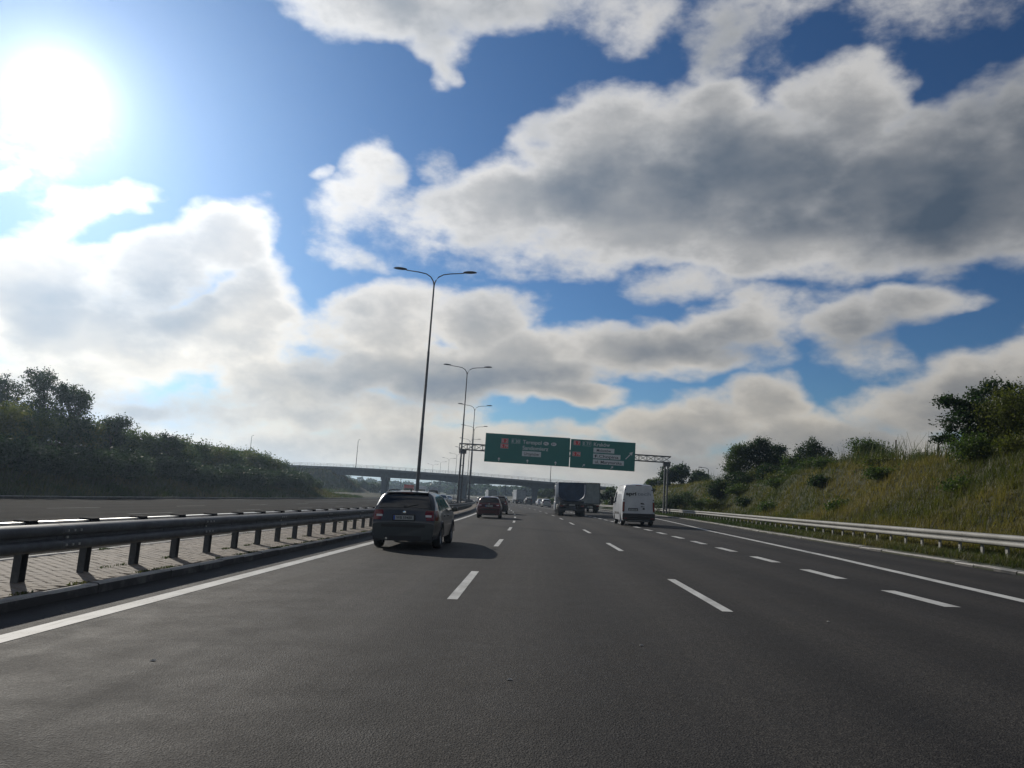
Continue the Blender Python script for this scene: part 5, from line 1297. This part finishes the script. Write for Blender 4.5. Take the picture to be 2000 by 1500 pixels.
# -- panel van
def van():
    r = empty('panel_van')
    top = [(0, 1.9), (.012, 2.38), (.05, 2.44), (.4, 2.47), (3.3, 2.47), (3.75, 2.38), (4.2, 2.10), (4.75, 1.52), (4.9, 1.42), (5.3, 1.22), (5.45, 1.05), (5.53, .8)]
    wz = [(.2, .93), (.4, .98), (.9, 1.0), (1.35, .985), (1.7, .95), (2.1, .89), (2.35, .835), (2.5, .79)]
    B = Body(5.53, 2.02, top, wz, (1.0, 4.5), .34, .30, belt=1.35, arch=.40, roofcrown=.035, pf_end=.955)
    B.hull().build('body', P_WHITE, r, smooth=True)
    yR = -.012
    for s_ in (-1, 1):   # rear doors, proud of the shell, with a seam between
        b = MB(); vs = []; zs_ = np.linspace(.74, 2.36, 9)
        for z in zs_:
            w_ = B.w(z, 0) - .055
            for q in (.008, .35, .75, 1.0): vs.append((s_ * w_ * q if q > .01 else s_ * .008, yR + .02 * (q ** 4), z))
        b.add(vs, [(j * 4 + i, j * 4 + i + 1, (j + 1) * 4 + i + 1, (j + 1) * 4 + i) for j in range(8) for i in range(3)])
        o = b.build('rear_door', P_WHITE, r, smooth=True)
        b = MB(); z = 1.55
        # hinges and pressed line
        for z in (.85, 1.55, 2.15):
            xw = B.w(z, 0) - .06; b.bbox(min(s_ * (xw - .02), s_ * (xw + .05)), max(s_ * (xw - .02), s_ * (xw + .05)), yR - .015, yR + .02, z - .03, z + .03, .006)
        b.build('hinge', M_PLASTIC, o)
        b = MB(); zz = (.86, 1.42); vs = []
        for z in np.linspace(*zz, 5):
            wo = B.w(z, .02)
            for x, y in ((wo - .115, -.022), (wo - .02, -.020), (wo + .006, .02), (wo + .006, .09)): vs.append((s_ * x, y, z))
        b.add(vs, [(j * 4 + i, j * 4 + i + 1, (j + 1) * 4 + i + 1, (j + 1) * 4 + i) for j in range(4) for i in range(3)] + [(0, 1, 2, 3), (16, 17, 18, 19)])
        b.build('rear_lamp', M_REDL, r, smooth=True)
        b = MB(); xm = s_ * 1.0; ym = 4.15; b.bbox(*sorted((xm + s_ * .06, xm + s_ * .27)), ym - .06, ym + .06, 1.28, 1.72, .03); b.box(*sorted((xm - s_ * .06, xm + s_ * .10)), ym - .03, ym + .03, 1.34, 1.44); b.build('mirror', M_PLASTIC, r, smooth=True)
        B.side_win(3.35, 4.35, 3.38, 3.95, .05, .72, s_).build('side_window', M_GLASS, r, smooth=True)
        b = MB(); vs = []
        for z in (.66, .80):
            for y in (1.5, 4.0): vs.append((s_ * (B.w(z, y) + .012), y, z))
        b.add(vs, [(0, 1, 3, 2)]); b.build('side_moulding', M_PLASTIC, r)
        b = MB(); vs = []
        for y in (1.72, 3.3):
            for z in np.linspace(.45, 2.2, 8): vs += [(s_ * (B.w(z, y) + .004), y - .008, z), (s_ * (B.w(z, y) + .004), y + .008, z)]
        b.add(vs, [(k * 16 + 2 * i, k * 16 + 2 * i + 1, k * 16 + 2 * i + 3, k * 16 + 2 * i + 2) for k in range(2) for i in range(7)]); b.build('door_seam', M_PLASTIC, r, kind='stuff')
        b = MB(); b.bbox(*sorted((s_ * .62, s_ * .93)), 5.18, 5.40, .88, 1.14, .03); b.build('headlight', M_WHITEL, r, smooth=True)
    b = MB(); b.bbox(-.97, .97, -.10, .06, .34, .74, .03); b.bbox(-.62, .62, -.14, -.08, .50, .60, .02); b.build('bumper', M_PLASTIC, r, smooth=True)
    for s_ in (-1, 1):
        b = MB(); b.bbox(*sorted((s_ * .70, s_ * .90)), -.112, -.095, .42, .48, .005); b.build('reflector', M_REDL, r)
    b = MB(); b.bbox(-.62, -.04, yR - .030, yR + .012, .90, 1.06, .012); pg_ = b.build('plate_recess', M_PLASTIC, r)
    b = MB(); b.box(-.58, -.08, yR - .036, yR - .031, .915, 1.015); pl = b.build('number_plate', M_PLATE, r)
    text_mesh('lettering', 'WX 8147C', -.33, .93, .07, .42, M_SIGNB, pl, y=yR - .0375, align='CENTER', ext=.001, bold=.01)
    text_mesh('lettering', 'apri', -.76, 1.82, .20, .62, M_SIGNB, r, y=yR - .004, ext=.002, bold=.035)
    text_mesh('lettering', 'tech', -.08, 1.82, .20, .80, mat('grey_print', (.25, .28, .31), .5), r, y=yR - .004, ext=.002, bold=.012)
    b = MB(); b.add([(.12, yR - .006, 1.38), (.30, yR - .006, 1.36), (.36, yR - .006, 1.28), (.12, yR - .006, 1.30)], [(0, 1, 2, 3)]); b.add([(.13, yR - .006, 1.18), (.36, yR - .006, 1.16), (.36, yR - .006, 1.13), (.13, yR - .006, 1.13)], [(0, 1, 2, 3)])
    b.build('emblem', M_SIGNB, r)
    b = MB(); b.bbox(.24, .36, yR - .035, yR, .98, 1.08, .012); b.build('door_handle', M_PLASTIC, r)
    b = MB(); b.bbox(-.18, .18, .0, .08, 2.395, 2.43, .008); b.build('brake_lamp', M_REDL, r)
    b = MB(); b.box(-.6, .6, .05, 5.2, .24, .31); b.build('underbody', M_PLASTIC, r)
    B.top_win(3.85, 4.72, .88, .93).build('windscreen', M_GLASS, r, smooth=True)
    for yw in (1.0, 4.5):
        for s_ in (-1, 1): wheel(r, s_ * .86, yw, .345, .22, s_)
    b = MB(); 
    for s_ in (-1, 1): b.box(*sorted((s_ * .72, s_ * .98)), .60, .615, .16, .45)
    b.build('mud_flap', M_PLASTIC, r)
    return r


vn = van(); place(vn, 6.48, 47.0, 'white panel van lettered apri tech driving in the right hand lane', 'van', G_C, turn=-.012)


# -- dump truck
def dump_truck():
    r = empty('dump_truck')
    # half-pipe tipping body
    def sec(hw, ztop, zlow, inset=0):
        pts = [(-hw, ztop)]
        for a in np.linspace(math.pi, 2 * math.pi, 15):
            x = math.cos(a); z = math.sin(a); pts.append((hw * (abs(x) ** .62) * (1 if x > 0 else -1), zlow + (1.0) * (1 + z * abs(z) ** -.15 if abs(z) > 1e-6 else 1.0) * .82))
        pts.append((hw, ztop)); return pts
    n = len(sec(1.2, 3, 1.4)); rings = []
    for y, hw, zt, zl in ((.12, 1.19, 3.02, 1.42), (.16, 1.22, 3.05, 1.40), (5.1, 1.24, 3.08, 1.36), (5.5, 1.22, 3.2, 1.45)): rings += [(x, y, z) for x, z in sec(hw, zt, zl)]
    b = MB(); b.add(rings, [(j * n + i, j * n + i + 1, (j + 1) * n + i + 1, (j + 1) * n + i) for j in range(3) for i in range(n - 1)] + [tuple(range(3 * n, 4 * n))])
    for s_ in (-1, 1): b.bbox(*sorted((s_ * 1.16, s_ * 1.27)), .1, 5.5, 2.94, 3.08, .02)
    b.build('tipping_body', P_TIP, r, smooth=True)
    s0 = sec(1.13, 2.97, 1.47)
    b = MB(); vs = [(x, .16, z) for x, z in s0] + [(x, .06, z) for x, z in s0]; b.add(vs, [tuple(range(n, 2 * n))[::-1], tuple(range(n))] + [(i, (i + 1) % n, n + (i + 1) % n, n + i) for i in range(n)])
    b.build('tailgate', P_TIP, r)
    b = MB(); rim_ = sec(1.235, 3.0, 1.39); b.tube([(x, .08, z) for x, z in rim_], .05, 6); b.box(-1.2, 1.2, .03, .13, 2.96, 3.06); b.build('tailgate_frame', P_TIP, r, smooth=True)
    b = MB()
    for x in (-.55, 0, .55): b.box(x - .03, x + .03, .028, .062, 1.75 - .12 * (x == 0), 2.94)
    b.build('stiffener', P_TIP, r)
    b = MB()
    for s_ in (-1, 1): b.box(*sorted((s_ * .32, s_ * .48)), .2, 7.6, .85, 1.15)
    b.box(-.48, .48, .2, .32, .85, 1.2); b.box(-1.1, 1.1, .22, .42, 1.05, 1.38); b.build('chassis', M_DARKST, r)
    b = MB(); b.bbox(-1.15, 1.15, .02, .14, .50, .66, .02)
    for s_ in (-1, 1): b.box(*sorted((s_ * .5, s_ * .6)), .10, .25, .6, .95)
    b.build('underrun_bar', M_DARKST, r)
    for s_ in (-1, 1):
        b = MB(); b.bbox(*sorted((s_ * .62, s_ * 1.12)), .0, .06, .84, .98, .01); b.build('lamp_carrier', M_PLASTIC, r)
        b = MB(); b.bbox(*sorted((s_ * .78, s_ * 1.10)), -.022, -.002, .86, .96, .006); b.build('rear_lamp', M_REDL, r)
        b = MB(); b.box(*sorted((s_ * .58, s_ * 1.2)), .52, .54, .32, .95); b.build('mud_flap', M_PLASTIC, r)
        b = MB(); ys_ = np.linspace(.45, 3.35, 12); vs = []
        for y in ys_:
            for x in (.6, 1.22): vs.append((s_ * x, y, 1.10 + .06 * abs(math.sin((y - .45) / 1.35 * math.pi))))
        b.add(vs, [(2 * i, 2 * i + 1, 2 * i + 3, 2 * i + 2) for i in range(11)]); b.build('mudguard', M_PLASTIC, r)
        for yw in (1.1, 2.45): 
            wheel(r, s_ * .98, yw, .50, .50, s_, 8, M_GALV)
        for yw in (5.0, 6.75): wheel(r, s_ * 1.02, yw, .50, .32, s_, 8, M_GALV)
        b = MB(); b.bbox(*sorted((s_ * 1.22, s_ * 1.30)), 6.9, 7.02, 1.9, 2.75, .02); b.tube([(s_ * 1.1, 6.95, 2.7), (s_ * 1.26, 6.95, 2.72)], .03, 6); b.build('mirror', M_PLASTIC, r)
    b = MB(); b.bbox(-.26, .26, -.012, .012, .96, 1.07, .004); b.build('number_plate', M_PLATE, r)
    # cab
    b = MB(); b.bbox(-1.2, 1.2, 5.75, 7.7, 1.05, 2.95, .09); b.bbox(-1.24, 1.24, 6.0, 7.85, .45, 1.3, .06); b.build('cab', P_WHITE, r, smooth=True)
    b = MB(); b.bbox(-1.12, 1.12, 7.69, 7.72, 1.75, 2.6, .02); b.build('windscreen', M_GLASS, r)
    for s_ in (-1, 1):
        b = MB(); b.box(*sorted((s_ * 1.198, s_ * 1.208)), 6.5, 7.45, 1.8, 2.5); b.build('side_window', M_GLASS, r)
        b = MB(); b.bbox(*sorted((s_ * .65, s_ * 1.1)), 7.83, 7.88, .75, .95, .02); b.build('headlight', M_WHITEL, r)
        b = MB(); b.bbox(*sorted((s_ * .72, s_ * 1.18)), 3.4, 4.4, .55, 1.05, .06); b.build('tank', M_GALV, r, smooth=True)
    return r


dt = dump_truck(); place(dt, 4.25, 71.5, 'blue tipper lorry with rounded dump body in the middle right lane', 'truck', G_C)


# -- box truck
def box_truck(pm, L=11.5, H=3.66, name='box_truck', semi=True):
    r = empty(name)
    b = MB(); b.bbox(-1.27, 1.27, .06, L - 2.6, 1.05, H, .03); b.build('cargo_box', pm, r)
    b = MB()
    for s_ in (-1, 1): b.box(*sorted((s_ * 1.19, s_ * 1.285)), .0, .09, 1.0, H + .01)
    b.box(-1.19, 1.19, .0, .09, H - .10, H + .012); b.box(-1.19, 1.19, .0, .09, 1.0, 1.14); b.build('rear_frame', M_GALVD, r)
    for s_ in (-1, 1):
        b = MB(); b.bbox(*sorted((s_ * .01, s_ * 1.185)), .025, .058, 1.15, H - .11, .008); d_ = b.build('rear_door', P_DOORG, r)
        b = MB()
        for q in (.35, .85): b.tube([(s_ * q, .012, 1.16), (s_ * q, .012, H - .12)], .016, 6)
        b.build('locking_rod', M_GALV, d_)
        b = MB(); b.bbox(*sorted((s_ * .8, s_ * 1.2)), .02, .08, .78, .92, .01); b.build('rear_lamp', M_REDL, r)
        b = MB(); b.box(*sorted((s_ * .6, s_ * 1.2)), .55, .57, .3, .9); b.build('mud_flap', M_PLASTIC, r)
    b = MB(); b.bbox(-1.15, 1.15, .04, .14, .48, .62, .02)
    for s_ in (-1, 1): b.box(*sorted((s_ * .35, s_ * .5)), .1, L - .5, .8, 1.02)
    b.build('chassis', M_DARKST, r)
    b = MB(); b.bbox(-1.22, 1.22, L - 2.35, L, .5, 3.1, .1); b.build('cab', pm, r, smooth=True)
    b = MB(); b.bbox(-1.12, 1.12, L - .01, L + .015, 1.75, 2.75, .01); b.build('windscreen', M_GLASS, r)
    for s_ in (-1, 1):
        b = MB(); b.bbox(*sorted((s_ * .7, s_ * 1.12)), L - .02, L + .02, .7, .92, .01); b.build('headlight', M_WHITEL, r)
        b = MB(); b.box(*sorted((s_ * 1.218, s_ * 1.228)), L - 1.3, L - .35, 1.8, 2.6); b.build('side_window', M_GLASS, r)
        for yw in (1.5, 2.8, L - 1.3): wheel(r, s_ * .98, yw, .48, .42 if yw < 4 else .3, s_, 6, M_GALV, simple=True)
    b = MB(); b.bbox(-.26, .26, .0, .012, .64, .75, .004); b.build('number_plate', M_PLATE, r)
    return r


bt = box_truck(P_TARP); place(bt, 8.75, 97, 'grey box truck with two rear doors, half hidden right of the dump truck', 'truck', G_C)


def recolour(o, m, names=('body', 'cargo_box', 'cab', 'mirror', 'door_handle', 'arch_lip', 'spoiler')):
    for c in o.children:
        if c.name.split('.')[0] in names: c.material_slots[0].link = 'OBJECT'; c.material_slots[0].material = m
    return o


# further vehicles on our side
place(suvg, 1.45, 176, 'pale blue grey SUV far ahead in the second lane', 'car', G_C)
place(sil, 7.6, 146, 'small silver hatchback far ahead next to the dump truck', 'car', G_C)
place(sed, 9.4, 172, 'white sedan far ahead, second left of the dump truck', 'car', G_C)
place(recolour(copy_tree(suvb), P_BLACK), 8.1, 186, 'black car following the white box truck far ahead', 'car', G_C)
place(copy_tree(wgn), -2.9, 196, 'silver station wagon far ahead in the left lane left of the red hatchback', 'car', G_C)
place(suvb, 11.9, 226, 'dark SUV far ahead beside the pale blue grey SUV', 'car', G_C)
bt2 = recolour(copy_tree(bt), P_WHITE); place(bt2, 8.3, 205, 'white box truck far ahead behind the bridge line, left of the dump truck', 'truck', G_C)
bt3 = recolour(copy_tree(bt), P_WHITE); place(bt3, 4.9, 250, 'tall white truck far ahead partly behind the pale blue grey SUV', 'truck', G_C)
# oncoming side
def onc(src, pm, xl, y, label, cat='car'):
    o = recolour(copy_tree(src), pm); o.location = (xl + off(y), y, -.306); o.rotation_euler = (0, 0, math.atan(-doff(y)) + math.pi); return tag(o, label, cat, G_O)
onc(bt, P_BRIGHTRED, -21.7, 212, 'red truck on the oncoming carriageway above the roof of the station wagon', 'truck')
onc(bt, P_WHITE, -18.5, 226, 'white truck on the oncoming carriageway right of the street lamp foot', 'truck')
onc(bt, P_TARP, -14.9, 236, 'grey truck on the oncoming carriageway, rightmost of three trucks', 'truck')
place(wgn, -2.9, 262, 'silver station wagon farthest ahead in the left lane', 'car', G_C)
for i, (src, pm, xl, y, lb) in enumerate([(sil, P_BRIGHTRED, -14.6, 152, 'red hatchback oncoming just right of the wagon roof'), (suvb, P_BLACK, -11.4, 128, 'black SUV oncoming, nearest car of the other carriageway'),
        (sed, P_WHITE, -15.2, 205, 'white sedan oncoming left of the bridge pier'), (sil, P_SILVER, -11.3, 176, 'silver hatchback oncoming left of the gantry post'),
        (sed, P_SILVER, -11.4, 232, 'silver sedan oncoming between pier and lamps'), (suvb, P_RED, -14.9, 262, 'dark red SUV oncoming beyond the pier'), (sil, P_WHITE, -11.4, 280, 'white hatchback oncoming far beyond the pier'),
        (sed, P_BLUE, -18.4, 176, 'blue sedan oncoming in the outer lane'), (suvg, P_WHITE, -11.4, 312, 'white SUV oncoming farthest away'), (sed, P_RED, -21.8, 250, 'dark red sedan oncoming behind the trucks')]):
    onc(src, pm, xl, y, lb)


# ------------------------------------------------------------------ haze
HZ = MB(); HZ.box(-3600, 3600, -80, 5100, -6, 60)
hz = HZ.build('haze', None); hz['kind'] = 'stuff'; hz['label'] = 'thin pale blue haze hanging over the whole road and fields'
hm = bpy.data.materials.new('haze'); hm.use_nodes = True; hm.node_tree.nodes.clear()
H = NT(hm.node_tree); pvn = H.n('ShaderNodeVolumePrincipled'); pvn.inputs['Color'].default_value = (.60, .78, 1.0, 1); pvn.inputs['Density'].default_value = .00034; pvn.inputs['Anisotropy'].default_value = .74
H.put(H.n('ShaderNodeOutputMaterial').inputs['Volume'], pvn.outputs[0]); hz.data.materials.clear(); hz.data.materials.append(hm)
